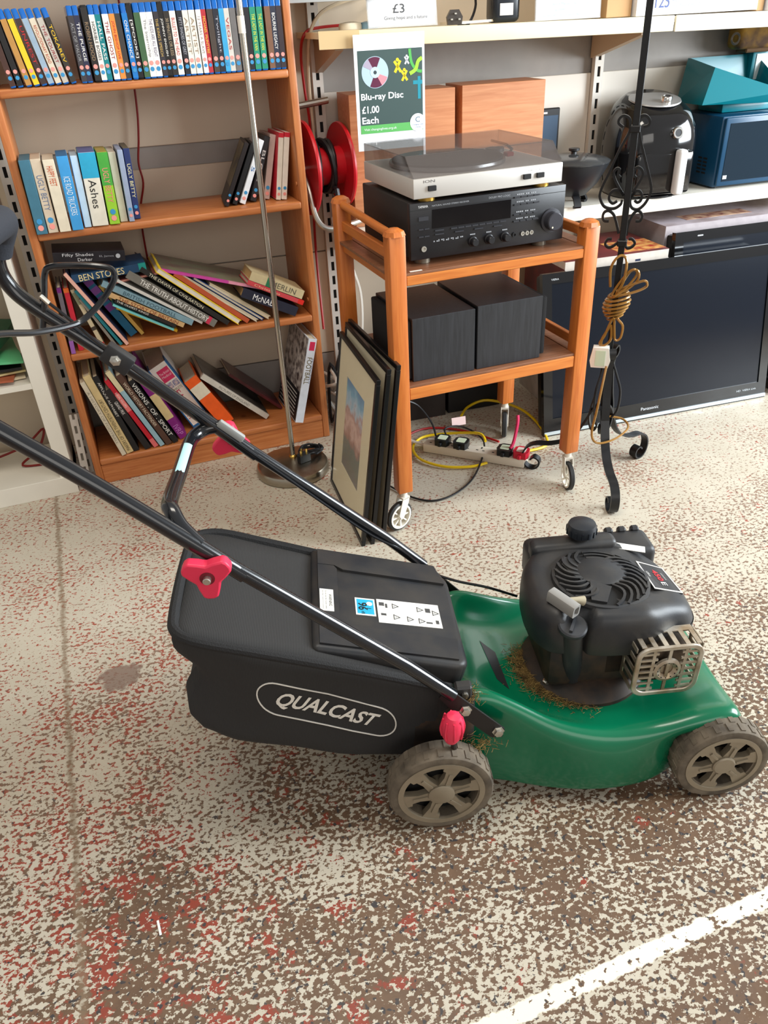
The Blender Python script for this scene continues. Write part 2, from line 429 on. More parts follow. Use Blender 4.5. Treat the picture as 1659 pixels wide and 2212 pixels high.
sheet('magazine', 'cream magazine at bottom of pile in white shelf unit', 'magazine', (-.39, 2.60, .396), (0, 0, .1), .24, .24, .006, paint((222, 206, 176)), .002)
sheet('magazine', 'red and brown magazine second in pile in white unit', 'magazine', (-.40, 2.59, .405), (0, .02, -.1), .24, .24, .006, paint((170, 90, 60)), .002, 3)
sheet('magazine', 'yellow edged magazine under black folder in white unit', 'magazine', (-.39, 2.60, .414), (0, .03, .2), .23, .23, .006, paint((226, 208, 150)), .002, 5)
sheet('plastic_folder', 'glossy black folder sloping under green folder in white unit', 'folder', (-.392, 2.60, .436), (0, .10, .1), .24, .24, .008, mat('black_folder', (22, 24, 26), .25), .006, 7)
sheet('plastic_folder', 'pale mint green folder drooping over black folder in white unit', 'folder', (-.392, 2.59, .468), (0, .16, .15), .25, .25, .007, mat('mint_folder', (92, 176, 122), .35), .012, 9)
sheet('plastic_folder', 'dark green folded bag on top of pile in white unit', 'bag', (-.41, 2.62, .505), (0, .12, -.2), .25, .22, .03, mat('dark_green_bag', (20, 96, 66), .35), .02, 11)
def cable(name, label, pts, r, m, n=6, grp=None, ct='cable', k=6):
    o = MB().tube(cat(pts, k), r, n).build(name, m); return tag(o, label, ct, grp)
REDC = mat('red_cable', (120, 18, 16), .5)
cable('red_cable', 'dark red cable lying inside bottom of white unit', [(-.45, 2.66, .075), (-.34, 2.62, .12), (-.27, 2.64, .16), (-.30, 2.62, .10), (-.36, 2.58, .07), (-.26, 2.56, .066)], .004, REDC)
cable('red_cable', 'thin red cable hanging on panel behind bookcase shelves', [(.255, 2.745, 1.5), (.253, 2.745, 1.2), (.247, 2.745, 1.08), (.235, 2.745, 1.0), (.22, 2.745, .93), (.222, 2.745, .87), (.20, 2.748, .80), (.19, 2.748, .72), (.188, 2.748, .6)], .0035, REDC)
cable('red_cable', 'red cable looping down wall beside cream shelf end', [(.95, 2.69, 1.265), (.82, 2.66, 1.262), (.755, 2.60, 1.25), (.745, 2.63, 1.20), (.755, 2.66, 1.1), (.765, 2.67, 1.0), (.76, 2.68, .85), (.75, 2.68, .6), (.73, 2.6, .35)], .0045, mat('red_cable_bright', (166, 26, 26), .45))
cable('beige_cable', 'beige cable arching over left end of cream shelf', [(1.0, 2.69, 1.34), (.9, 2.66, 1.325), (.82, 2.63, 1.30), (.775, 2.60, 1.26), (.765, 2.62, 1.2), (.77, 2.66, 1.1), (.775, 2.67, .95), (.77, 2.68, .7)], .005, mat('beige_cable', (206, 186, 158), .45))
# metal bars leaning in the gap left of the bookcase
for i, (dx, dy, lb) in enumerate(((-.172, 2.52, 'white slotted shelf bar leaning nearest in gap left of bookcase'), (-.158, 2.57, 'white slotted shelf bar leaning behind another left of bookcase'))):
    b = thing('slotted_bar', lb, 'metal bar', (dx, dy, 0), (0, math.radians(3 - i * 1.5), .12 * i))
    m = MB(); hh = .24 - .02 * i
    m.box(-.012, -.004, -.002, .002, 0, hh).box(.004, .012, -.002, .002, 0, hh)
    for k in range(5): m.box(-.004, .004, -.002, .002, k * .05, k * .05 + .022)
    m.build('slotted_face', METALW, b, 0); MB().box(-.010, .010, .003, .012, 0, hh).build('channel', mat('grey_channel', (120, 112, 100), .5), b, 0)

# ================================================================== DISCS AND BOOKS
BLUE = mat('blue_case_plastic', (8, 96, 178), .22, coat=.4)
BLACKCASE = mat('black_case_plastic', (20, 20, 22), .3)
PINK = ink((236, 150, 140)); RBLUE = ink((56, 140, 190))
def spine_text(r, s, L_, h, zc, m, y=-.0006, xo=0): text(s, L_, h, (xo, y, zc), -Z, X, m, r, 'title_lettering')
BADGE = {}
def badge(r, x, z, rad, m, y=-.0002):
    k = (m.name, round(rad, 4))
    if k not in BADGE: BADGE[k] = MB().cyl(rad, 0, .0005, 14).mesh('rating_badge', m, 0)
    obj('rating_badge', BADGE[k], r, T(x, y, z) @ Rx(PI / 2))
CASEM = {}
def bluray(x, th, colr, title, tcol, label, ang=0, y=2.455, group='blu-ray cases on the top shelf', plastic=None, bare=False):
    r = thing('bluray_case', label, 'disc case', (x, y, 1.1695 + abs(math.sin(ang)) * th / 2), (0, ang, 0), group)
    k = round(th, 4); pl = plastic or BLUE
    key = (k, pl.name)
    if key not in CASEM:
        CASEM[key] = MB().box(-k / 2, k / 2, .0006, .135, 0, .1715, .0022, 2).mesh('case', pl)
    obj('case', CASEM[key], r)
    top = .166 if bare else .150
    MB().box(-th / 2 - .0002, th / 2 + .0002, 0, .131, .004, top).build('sleeve', paint(colr), r, 0)
    if title: spine_text(r, title, min(.085, .011 * len(title) + .02), th * .55, .092, ink(tcol))
    badge(r, 0, .036, th * .36, PINK); badge(r, 0, .022, th * .36, RBLUE)
    return r
UX = [0.102, 0.116, 0.137, 0.153, 0.167, 0.186, 0.202, 0.216, 0.234, 0.248, 0.265, 0.281, 0.297, 0.313, 0.326, 0.34, 0.356, 0.374, 0.389, 0.406, 0.424, 0.437, 0.454, 0.47, 0.485, 0.499, 0.515, 0.538, 0.553, 0.57, 0.589, 0.611, 0.627, 0.643]
W_ = (240, 236, 228); K_ = (24, 22, 24)
US = [((58, 54, 58), 'ACT OF VALOR', (150, 150, 150), 'charcoal'), ((40, 42, 66), 'THE PURGE', W_, 'dark navy'), ((34, 30, 28), 'ROBIN HOOD', (150, 122, 92), 'black with bronze title'), ((232, 228, 220), 'HORRIBLE BOSSES', K_, 'white with black title'),
      ((0, 122, 128), 'HALL PASS', W_, 'teal'), (W_, 'THE GHOST', (150, 24, 40), 'white with crimson title'), ((232, 140, 60), 'JOHN BISHOP LIVE', (190, 40, 40), 'orange and pink'), ((56, 52, 50), '', (190, 170, 140), 'dark grey'),
      ((20, 116, 190), 'ONE CHANCE', W_, 'bright blue'), ((16, 16, 20), '[SPOOKS]', W_, 'black with bracketed white title'), ((62, 96, 62), '', W_, 'mossy green'), (W_, 'The Internship', (120, 120, 126), 'white with thin grey title'),
      ((236, 234, 232), 'THE KIDS ARE ALL RIGHT', (120, 110, 130), 'white with small grey title'), ((50, 46, 52), "THE KING'S SPEECH", (206, 170, 90), 'slate with gold title'), ((22, 20, 20), 'JOHNNY ENGLISH', W_, 'black with tilted white title'), ((44, 40, 36), '30 MINUTES OR LESS', (170, 150, 120), 'brown black'),
      ((234, 226, 216), 'BULLET TO THE HEAD', (190, 50, 50), 'off-white with red title'), ((30, 30, 36), 'FIFTY SHADES OF GREY', (160, 160, 166), 'black with grey title'), ((226, 220, 206), 'ARTIST', (150, 130, 110), 'cream'), ((228, 222, 208), 'ARTIST', (150, 130, 110), 'cream'),
      ((240, 236, 230), '12 YEARS A SLAVE', (150, 130, 120), 'white with pale title'), ((178, 44, 54), 'MICHAEL McINTYRE', (240, 190, 60), 'crimson'), ((70, 58, 50), '', (190, 160, 110), 'smoky brown'), ((34, 36, 46), 'Twilight', (170, 170, 180), 'midnight'),
      ((60, 160, 206), '', (230, 220, 120), 'sky blue'), ((206, 200, 190), 'VEGAS', (180, 60, 60), 'pale grey with red title'), ((110, 106, 104), '', W_, 'mid grey'), ((236, 232, 226), '', (70, 110, 180), 'white'),
      ((30, 28, 32), '', W_, 'jet black'), ((34, 136, 106), 'THE LADY IN THE VAN', (220, 220, 60), 'green with yellow title'), ((34, 136, 106), 'THE LADY IN THE VAN', (220, 220, 60), 'green with yellow title'), ((120, 84, 62), '', (210, 190, 150), 'sepia brown'),
      ((42, 44, 60), 'BOURNE LEGACY', W_, 'navy grey with white title'), ((52, 40, 44), '', (180, 60, 60), 'maroon black')]
n = len(UX)
for i in range(n):
    g = min(UX[i] - UX[i - 1] if i else .015, UX[i + 1] - UX[i] if i < n - 1 else .015, .0165)
    cc, tt, tc_, nm = US[i]
    k = n - i
    where = ('%s from right of upright top row' % ORD[k - 1]) if k <= 17 else ('%s from left of upright top row' % ORD[i])
    bluray(UX[i], g * .95, cc, tt, tc_, 'disc case, %s spine, %s' % (nm, where), plastic=BLACKCASE if i in (2, 9, 14) else None, bare=i in (2, 9, 14))
LEAN = [(-.086, -6, (70, 44, 36), '', W_, 'dark brown'), (-.068, -7, (24, 22, 22), '', W_, 'black'), (-.047, -8.5, (186, 136, 70), '', (240, 220, 160), 'golden'), (-.028, -9.5, (244, 200, 40), '', W_, 'bright yellow'), (-.010, -10, (60, 44, 42), 'UNREST', (190, 40, 40), 'dark with red title'),
        (.008, -10.5, (150, 172, 190), '', W_, 'grey blue'), (.026, -11, (214, 202, 180), 'REVOLUTIONARY ROAD', (190, 90, 60), 'cream'), (.044, -11, (190, 182, 170), 'THE TOURIST', (150, 40, 50), 'stone grey with red title'), (.063, -11.3, (52, 46, 40), 'TOKAREV', (240, 190, 40), 'black with yellow title')]
for x, a, cc, tt, tc_, nm in LEAN:
    bluray(x + .012, .0135, cc, tt, tc_, 'leaning disc case with %s spine at left of top shelf' % nm, math.radians(a), group='leaning blu-ray cases on the top shelf')

def dvd(x, y, z, ang, L_, th, colr, label, title='', tcol=W_, group='boxed dvds on the second shelf', dep=.138, tl=.09, tz=None, band=None, badges=True, cover=None, topc=None, yaw=0):
    a = math.radians(ang)
    r = thing('dvd_box', label, 'disc box', (x, y, z + abs(math.sin(a)) * th / 2 + .0004), (0, a, yaw), group)
    MB().box(-th / 2, th / 2, 0, dep, 0, L_, .0012, 1).build('box_body', paint(colr), r)
    if title: spine_text(r, title, tl, min(th * .55, .02), tz or L_ * .55, ink(tcol))
    if band: MB().box(-th / 2 - .0003, th / 2 + .0003, -.0003, dep * .98, band[0] * L_, band[1] * L_).build('printed_band', paint(band[2]), r, 0)
    if topc: MB().box(-th / 2 + .001, th / 2 - .001, .001, dep - .002, L_, L_ + .0006).build('top_print', paint(topc), r, 0)
    if cover: MB().box(-th / 2 - .0005, -th / 2, .004, dep - .004, cover[0] * L_, cover[1] * L_).build('cover_print', cover[2], r, 0)
    if badges:
        q = min(th * .3, .0075); badge(r, 0, .034, q, RBLUE, -.0004); badge(r, 0, .017, q, PINK, -.0004)
    return r
z2 = .8135
G2 = 'boxed dvds on the second shelf'
dvd(-.099, 2.435, z2, .8, .19, .0285, (62, 112, 132), 'slate teal disc box at left end of second shelf', '', (206, 214, 214))
dvd(-.069, 2.440, z2, .1, .19, .0265, (206, 188, 164), 'beige disc box with blue lettering on second shelf', 'UGLY BETTY', (96, 112, 140))
dvd(-.0375, 2.435, z2, .2, .186, .0295, (222, 210, 186), 'cream disc box with small red and black lettering on second shelf', 'HAPPY FEET', (196, 84, 40), tl=.05, tz=.145, badges=False)
dvd(-.0035, 2.435, z2, 1.0, .191, .0295, (60, 150, 210), 'bright blue disc box with white lettering on second shelf', 'ICE ROAD TRUCKERS', (214, 228, 236), tl=.1, tz=.09, topc=(40, 110, 160), badges=False)
dvd(.025, 2.457, z2, 1.5, .187, .0185, (190, 212, 226), 'narrow pale blue disc box beside tall white Ashes box', badges=False)
dvd(.059, 2.454, z2, 1.8, .192, .0435, (224, 216, 198), 'widest disc box on second shelf, white and turquoise', 'Ashes', (36, 34, 32), tl=.075, tz=.085, band=(.66, .998, (40, 160, 196)), topc=(90, 98, 150), badges=False)
dvd(.099, 2.454, z2, 1.8, .189, .028, (150, 200, 50), 'green and yellow disc box on second shelf', 'UGLY BETTY', (226, 130, 120), band=(.55, .998, (70, 160, 60)), topc=(170, 150, 70))
dvd(.1265, 2.473, z2, 1.5, .185, .0205, (206, 198, 182), 'plain stone coloured disc box beside green and yellow one', badges=False)
dvd(.1475, 2.462, z2, 1.7, .190, .0150, (150, 162, 186), 'slim grey blue disc box beside navy box', badges=True)
dvd(.1665, 2.49, z2, 2.0, .189, .0170, (34, 48, 96), 'navy disc box at right end of boxed row', 'UGLY BETTY', (226, 214, 160), topc=(96, 90, 70))
# cover faces carry their own prints
COV1 = mat('stormy_cover_print', (92, 80, 44), .35, var=.7, vscale=26, rgb2=(30, 22, 20))
dvd(.432, 2.505, z2, 27, .19, .0135, (30, 22, 22), 'dark disc case with stormy cover leaning at left of right-hand group', '', (180, 170, 90), 'dvds leaning on the second shelf', cover=(.3, .97, COV1), yaw=-.12)
dvd(.460, 2.515, z2, 26, .182, .0150, (18, 18, 20), 'plain black disc case leaning behind the stormy cover case', '', W_, 'dvds leaning on the second shelf', yaw=-.08)
dvd(.4835, 2.510, z2, 25.5, .190, .0170, (228, 230, 232), 'white disc case with blue number leaning on second shelf', '5', (50, 110, 170), 'dvds leaning on the second shelf', tl=.014, yaw=-.05)
dvd(.522, 2.530, z2, 21, .190, .0180, (36, 32, 34), 'black disc case with white letters leaning right of white case', 'BLOC', (214, 206, 200), 'dvds leaning on the second shelf')
dvd(.568, 2.545, z2, 13.5, .185, .0190, (196, 170, 160), 'dusty pink disc case leaning left of red case', '', (190, 90, 90), 'dvds leaning on the second shelf')
dvd(.5985, 2.514, z2, 9.5, .190, .0150, (234, 222, 206), 'white disc case with red top and red left cover', '', (200, 50, 70), 'dvds leaning on the second shelf', band=(.93, .998, (206, 30, 50)), cover=(.01, .93, paint((210, 44, 60))))
dvd(.6155, 2.508, z2, 9.5, .190, .0160, (236, 224, 210), 'white disc case with red top at right end of second shelf', '', (200, 50, 70), 'dvds leaning on the second shelf', band=(.93, .998, (206, 30, 50)))

def book(x, y, z, ang, L_, th, colr, label, title='', tcol=W_, dep=.15, tl=None, tz=None, th_txt=.5, hard=True, grp='books on the third shelf', shelf=None, bands=(), rev=False, face=None, pages=None, yaw=0, soft=0, spine=True):
    a = math.radians(ang)
    if shelf is not None: z = shelf + abs(math.sin(a)) * th / 2 + .0005
    r = thing('book', label, 'book', (x, y, z), (0, a, yaw), grp)
    t = .0016 if th < .012 else .0024
    m = MB().box(-th / 2, -th / 2 + t, 0, dep, 0, L_).box(th / 2 - t, th / 2, 0, dep, 0, L_)
    if spine: m.box(-th / 2, th / 2, -.0004, t, 0, L_, .0004, 1)
    m.build('cover', face or paint(colr), r, 0)
    MB().box(-th / 2 + t, th / 2 - t, t if spine else .001, dep - .004, .003, L_ - .003).build('page_block', pages or PAGES, r, 0)
    for b0, b1, bc in bands: MB().box(-th / 2 - .0002, th / 2 + .0002, -.0007, dep * .05, b0 * L_, b1 * L_).build('spine_band', paint(bc), r, 0)
    if title:
        h = min(th * th_txt, .022); w = tl or min(L_ * .85, h * .75 * len(title))
        text(title, w, h, (0, -.001, tz or L_ * .52), Z if rev else -Z, -X if rev else X, ink(tcol), r, 'title_lettering')
    return r
S4, S3 = .0905, .4565
G4 = 'books leaning on the bottom shelf'
book(-.034, 2.456, 0, -14.2, .28, .0142, (216, 204, 180), 'cream book with pale lettering at left end of bottom shelf', 'A HISTORY OF FOOTBALL', (150, 140, 122), .2, shelf=S4, grp=G4, tl=.2)
book(-.0135, 2.463, 0, -14.3, .296, .0225, (214, 190, 138), 'tan book second from left on bottom shelf', 'MAKERS OF THE TWENTIETH CENTURY', (96, 84, 56), .2, shelf=S4, grp=G4, tl=.2, rev=True, tz=.11)
book(.0085, 2.470, 0, -14.3, .287, .0175, (26, 26, 28), 'black book with white capitals beside tan book on bottom shelf', 'APPLIQUE ALPHABET', (226, 222, 214), .2, shelf=S4, grp=G4, tl=.13, tz=.2)
book(.046, 2.466, 0, -20, .242, .0205, (30, 26, 28), 'black book with white and red lettering on bottom shelf', 'GRAND PRIX', (232, 228, 224), .19, shelf=S4, grp=G4, tl=.05, tz=.17)
book(.073, 2.469, 0, -22, .279, .0150, (196, 24, 44), 'scarlet book with pink label on bottom shelf', 'SERIAL KILLERS', (250, 214, 210), .2, shelf=S4, grp=G4, tl=.06, tz=.2, bands=((.0, .12, (226, 110, 110)), (.55, .8, (232, 120, 116))))
book(.0935, 2.467, 0, -22, .309, .0155, (150, 184, 196), 'pale blue and cream thin book beside scarlet book', '', W_, .21, shelf=S4, grp=G4, bands=((.75, 1, (222, 210, 168)),))
book(.1165, 2.467, 0, -22.2, .29, .0195, (84, 56, 44), 'brown book with cream capitals on bottom shelf', 'WORLD HISTORY FACTFINDER', (220, 204, 180), .2, shelf=S4, grp=G4, tl=.18, tz=.17)
book(.1395, 2.471, 0, -22.4, .262, .0175, (22, 22, 24), 'black book with large spaced white capitals on bottom shelf', 'VISIONS . OF . SPORT', (236, 234, 228), .2, shelf=S4, grp=G4, tl=.22, tz=.14, th_txt=.75)
book(.1690, 2.49, 0, -22.0, .30, .0265, (130, 26, 120), 'purple book with tan label panel on bottom shelf', 'IVRP', (190, 120, 190), .2, shelf=S4, grp=G4, tl=.04, tz=.035, th_txt=.7, bands=((.28, .62, (214, 190, 138)),))
b = book(.246, 2.55, 0, -25.4, .262, .068, (234, 226, 214), 'thickest book on bottom shelf, white with blue edges', 'FAMILY', (190, 50, 90), .2, shelf=S4, grp=G4, tl=.105, tz=.10, bands=((.0, .05, (30, 96, 150)),), th_txt=.3)
for x0, x1 in ((-.0342, -.030), (.030, .0342)): MB().box(x0, x1, -.0009, .05, .0, .262).build('blue_edge', paint((20, 96, 150)), b, 0)
MB().box(-.016, .026, -.0009, -.0004, .196, .244).build('red_panel', paint((214, 44, 96)), b, 0)
text('The British', .036, .009, (.005, -.0012, .228), X, Z, ink((240, 200, 210)), b, 'title_lettering'); text('Medical', .034, .009, (.005, -.0012, .215), X, Z, ink((240, 200, 210)), b, 'title_lettering')
for x0, x1 in ((-.016, .003), (.006, .026)): MB().box(x0, x1, -.0009, -.0004, .168, .190).build('photo_panel', mat('blue_photo', (90, 110, 160), .4, var=1, vscale=90, rgb2=(226, 200, 190)), b, 0)
text('COMPLETE', .045, .010, (.003, -.0012, .158), X, Z, ink((120, 120, 96)), b, 'title_lettering'); text('HEALTH', .085, .018, (-.018, -.0012, .085), -Z, X, ink((206, 70, 80)), b, 'title_lettering')
book(.33, 2.518, 0, -28.6, .211, .048, (234, 92, 26), 'orange paperback with small black and white picture on bottom shelf', '', W_, .15, shelf=S4, grp=G4, bands=((.62, .86, (224, 214, 190)),))
COV2 = mat('grey_photo_cover', (86, 80, 74), .3, var=.6, vscale=14, rgb2=(44, 40, 38))
book(.471, 2.514, 0, -46, .281, .018, (206, 202, 194), 'grey picture book leaning low on bottom shelf beside orange paperback', 'PICTURES OF ENGLAND', (120, 116, 110), .21, shelf=S4, grp=G4, face=COV2, bands=((.0, 1, (206, 200, 188)),))
book(.537, 2.57, 0, -46, .235, .010, (70, 28, 32), 'thin dark maroon book leaning behind grey picture book', '', W_, .16, shelf=S4, grp=G4, face=mat('maroon_cover', (92, 34, 40), .3, var=.5, vscale=20))
CROWD = mat('crowd_photo_print', (190, 180, 172), .35, var=1, vscale=45, rgb2=(52, 32, 34))
b = book(.562, 2.425, 0, 15.2, .302, .0285, (224, 228, 236), 'large book with crowd photo cover at right of bottom shelf', 'FOOTBALL', (110, 96, 40), .235, shelf=S4, grp=G4, tl=.095, tz=.19, th_txt=.6)
MB().box(-.0150, -.0143, .004, .232, .11, .299).build('cover_photo', CROWD, b, 0)
MB().box(-.0150, -.0143, .004, .232, .003, .11).build('cover_panel', paint((24, 24, 26)), b, 0)
for k in range(7): MB().box(-.0154, -.0150, .03, .22, .014 + k * .013, .018 + k * .013).build('cover_stripe', paint((196, 190, 180)), b, 0)
text('THE COMPLETE BOOK OF', .09, .005, (.010, -.001, .19), -Z, X, ink((70, 80, 120)), b, 'title_lettering')
MB().box(-.008, .010, -.0009, -.0004, .262, .292).build('publisher_mark', ink((206, 40, 80)), b, 0)
# third shelf: leaning books on the left
book(-.104, 2.462, 0, 2.0, .200, .0120, (104, 96, 104), 'grey and gold slim book at left end of third shelf', '', (206, 176, 60), .14, shelf=S3, bands=((.93, 1, (110, 30, 110)), (.0, .2, (150, 90, 170))))
book(-.0805, 2.482, 0, 0.5, .192, .0145, (206, 36, 56), 'red book with orange top near left end of third shelf', '', (240, 120, 110), .14, shelf=S3, bands=((.93, 1, (236, 110, 40)),))
book(-.014, 2.477, 0, -14.5, .191, .0125, (196, 180, 146), 'patterned beige book with red foot on third shelf', '', W_, .15, shelf=S3, bands=((.0, .08, (214, 60, 60)), (.3, .36, (60, 50, 40)), (.75, .95, (130, 130, 100))))
book(.022, 2.471, 0, -24, .170, .0085, (130, 122, 112), 'thin grey book leaning on third shelf', '', W_, .15, shelf=S3)
book(.0395, 2.468, 0, -27, .205, .0095, (24, 124, 136), 'thin turquoise book leaning on third shelf', '', (190, 220, 220), .16, shelf=S3, tl=.08, tz=.06)
book(.057, 2.461, 0, -28.4, .268, .0090, (30, 34, 62), 'tall thin navy book with pink fore edge on third shelf', '', W_, .2, shelf=S3, pages=paint((236, 176, 156)), bands=((0, 1, (232, 176, 158)),))
book(.085, 2.535, 0, -28.2, .225, .0245, (24, 110, 150), 'blue book with purple lozenges leaning on third shelf', '', W_, .17, shelf=S3, bands=((.86, .95, (130, 60, 150)), (.72, .82, (146, 80, 166)), (.58, .68, (120, 50, 140)), (.44, .54, (130, 60, 150))))
book(.112, 2.535, 0, -29, .195, .0110, (226, 190, 96), 'thin yellow edged book right of blue lozenge book', '', W_, .15, shelf=S3)
# third shelf: the slumped pile on the right
book(.216, 2.49, .4655, -58.5, .195, .0085, (226, 180, 40), 'yellow thin book at very bottom of slumped pile', '', W_, .16, spine=True)
book(.205, 2.475, .476, -57, .195, .0075, (120, 206, 206), 'thin aqua book near bottom of slumped pile', '', W_, .16)
book(.213, 2.47, .4885, -56.5, .195, .0120, (34, 28, 26), 'black slim book with white lettering in slumped pile', 'THE OLDEST KINGS', (226, 222, 210), .17, tl=.10, tz=.14)
book(.238, 2.47, .4865, -57.2, .247, .0150, (206, 168, 116), 'tan book with rust red lettering in slumped pile', 'THE STORY OF BRITAIN', (140, 62, 36), .18, tl=.19, tz=.115, th_txt=.75)
book(.266, 2.47, .4895, -56.2, .29, .0180, (126, 158, 170), 'pale blue book with dark lettering in slumped pile', 'BRITISH FOOTBALL', (60, 90, 104), .2, tl=.17, tz=.14, th_txt=.65)
book(.297, 2.475, .4835, -53.5, .30, .0090, (216, 212, 204), 'white thin book between blue and grey books in slumped pile', '', W_, .2)
book(.337, 2.47, .4745, -50.5, .304, .0245, (120, 116, 108), 'thick grey book with white capitals in slumped pile', 'THE TRUTH ABOUT HISTORY', (240, 238, 232), .2, tl=.235, tz=.145, th_txt=.62, bands=((.06, .10, (206, 50, 80)),))
book(.378, 2.47, .4700, -48.6, .313, .0155, (34, 32, 30), 'black book with cream capitals above grey book in pile', 'THE DAWN OF CIVILISATION', (226, 220, 190), .2, tl=.19, tz=.19, th_txt=.6)
book(.415, 2.47, .4665, -48.2, .302, .0175, (244, 206, 30), 'bright yellow covered book with white pages in slumped pile', '', W_, .2, spine=False, pages=paint((226, 218, 200)))
book(.444, 2.475, .4640, -48.0, .275, .0150, (186, 84, 48), 'rust orange book above yellow book in pile', '', W_, .2)
book(.474, 2.475, .4610, -50.5, .28, .0105, (216, 204, 180), 'cream paged thin book above rust book in pile', '', W_, .2, spine=False)
book(.494, 2.478, .4610, -50.5, .26, .0090, (40, 70, 130), 'thin blue book with pale pages in slumped pile', '', W_, .19, spine=False)
book(.516, 2.480, .4630, -52.5, .225, .0130, (206, 188, 150), 'cream paperback lying right of thin blue book', '', W_, .17, spine=False)
book(.606, 2.465, .4720, -62.0, .193, .0300, (36, 38, 54), 'black thriller paperback with white capitals at right of third shelf', 'McNAB', (240, 238, 236), .12, tl=.07, tz=.12, th_txt=.62, pages=paint((206, 164, 108)))
book(.632, 2.468, .4970, -61.5, .198, .0145, (206, 70, 76), 'red paperback with gold script between black and cream paperbacks', 'Christmas', (240, 190, 150), .12, tl=.09, tz=.13, bands=((.0, .1, (220, 40, 30)),))
book(.634, 2.468, .5230, -62.0, .186, .0280, (206, 188, 146), 'cream paperback on top of red paperback at right', 'MERLIN', (96, 92, 78), .12, tl=.085, tz=.07, th_txt=.6, pages=paint((206, 164, 108)), bands=((.58, .70, (40, 120, 80)),))
LAND = mat('garden_photo_cover', (120, 124, 96), .3, var=1, vscale=18, rgb2=(120, 92, 84))
book(.515, 2.475, .559, -71.5, .33, .0075, (206, 110, 150), 'wide pink edged book with garden cover sloping over the pile', '', W_, .21, face=LAND, bands=((0, .37, (226, 150, 170)), (.37, 1, (206, 70, 160))), pages=paint((206, 90, 160)))
book(.193, 2.475, .6560, -94, .15, .0075, (120, 60, 56), 'brown book lying flat under black paperback on pile', '', W_, .17, pages=paint((206, 140, 120)), spine=False)
book(.160, 2.472, .6810, -92, .215, .0235, (22, 62, 96), 'blue sports paperback with cream capitals lying on pile', 'BEN STOKES', (226, 206, 150), .13, tl=.13, tz=.13, th_txt=.8, bands=((.0, .10, (20, 140, 130)),), pages=paint((214, 176, 130)))
b = book(.107, 2.462, .7235, -84.5, .198, .0285, (46, 44, 54), 'dark grey paperback lying on top of blue sports paperback', 'EL James', (150, 150, 156), .125, tl=.040, tz=.052, th_txt=.22, face=mat('dark_silk_cover', (30, 27, 33), .3, var=.5, vscale=20))
text('Fifty Shades', .085, .011, (.0055, -.0012, .130), -Z, X, ink((196, 194, 196)), b, 'title_lettering'); text('Darker', .040, .009, (-.0070, -.0012, .112), -Z, X, ink((196, 194, 196)), b, 'title_lettering'); badge(b, 0, .020, .0065, ink((170, 172, 176)), -.0010)
# ================================================================== TEA TROLLEY
def W2L(r): return r.matrix_basis.inverted()
tr = thing('tea_trolley', 'orange beech two-tier trolley on white castors', 'trolley', (.975, 1.99, 0)); IT = W2L(tr)
LW = .043
def leg(x, y, zt):
    m = MB(); m.box(x - LW / 2, x + LW / 2, y - LW / 2, y + LW / 2, .125, zt - .012, .003, 2)
    m.lathe([(.0, zt - .016), (LW * .66, zt - .014), (LW * .55, zt - .003), (LW * .3, zt + .003), (0, zt + .004)], 8, T(x, y, 0) @ Rz(PI / 8) @ T(0, 0, 0))
    m.build('leg', TEAK, tr, 30, IT)
TX0, TX1, TY0, TY1 = .700, 1.252, 1.797, 2.200
for x, y, zt in ((TX0, TY0, .852), (TX1, TY0, .808), (TX0, TY1, .862), (TX1, TY1, .808)): leg(x, y, zt)
for zt, zb in ((.745, .717), (.447, .410)):
    for y in (TY0 - .010, TY1 + .010): MB().box(TX0 + LW / 2, TX1 - LW / 2, y - .009, y + .009, zb, zt - .004, .002, 1).build('rail', TEAKX, tr, 30, IT)
    for x in (TX0, TX1): MB().box(x - .009, x + .009, TY0 + LW / 2, TY1 - LW / 2, zb, zt - .004, .002, 1).build('side_rail', TEAKY, tr, 30, IT)
    MB().box(TX0 + LW / 2, TX1 - LW / 2, TY0 - .017, TY1 + .015, zt - .004, zt + .003, .001, 1).build('tier_board', WALNUT, tr, 0, IT)
    for x in (TX0, TX1): MB().box(x - .018, x + .018, TY0 + LW / 2, TY1 - LW / 2, zt - .004, zt + .003).build('tier_edge', WALNUT, tr, 0, IT)
MB().tube([(TX0, TY0, .835), (TX0, TY1, .845)], .011, 12, M=None).build('handle_dowel', TEAKY, tr, 40, IT)
MB().box(TX0 - .008, TX0 + .008, TY0 + LW / 2, TY1 - LW / 2, .775, .802, .002, 1).build('gallery_rail', TEAKY, tr, 30, IT)
MB().box(TX1 - .008, TX1 + .008, TY0 + LW / 2, TY1 - LW / 2, .765, .790, .002, 1).build('gallery_rail', TEAKY, tr, 30, IT)
for x in (TX0, TX1): MB().box(x - .008, x + .008, TY0 + LW / 2, TY1 - LW / 2, .462, .488, .002, 1).build('gallery_rail', TEAKY, tr, 30, IT)
CASTW = mat('ivory_castor', (232, 226, 212), .4); TYREB = mat('castor_tyre', (40, 40, 40), .6)
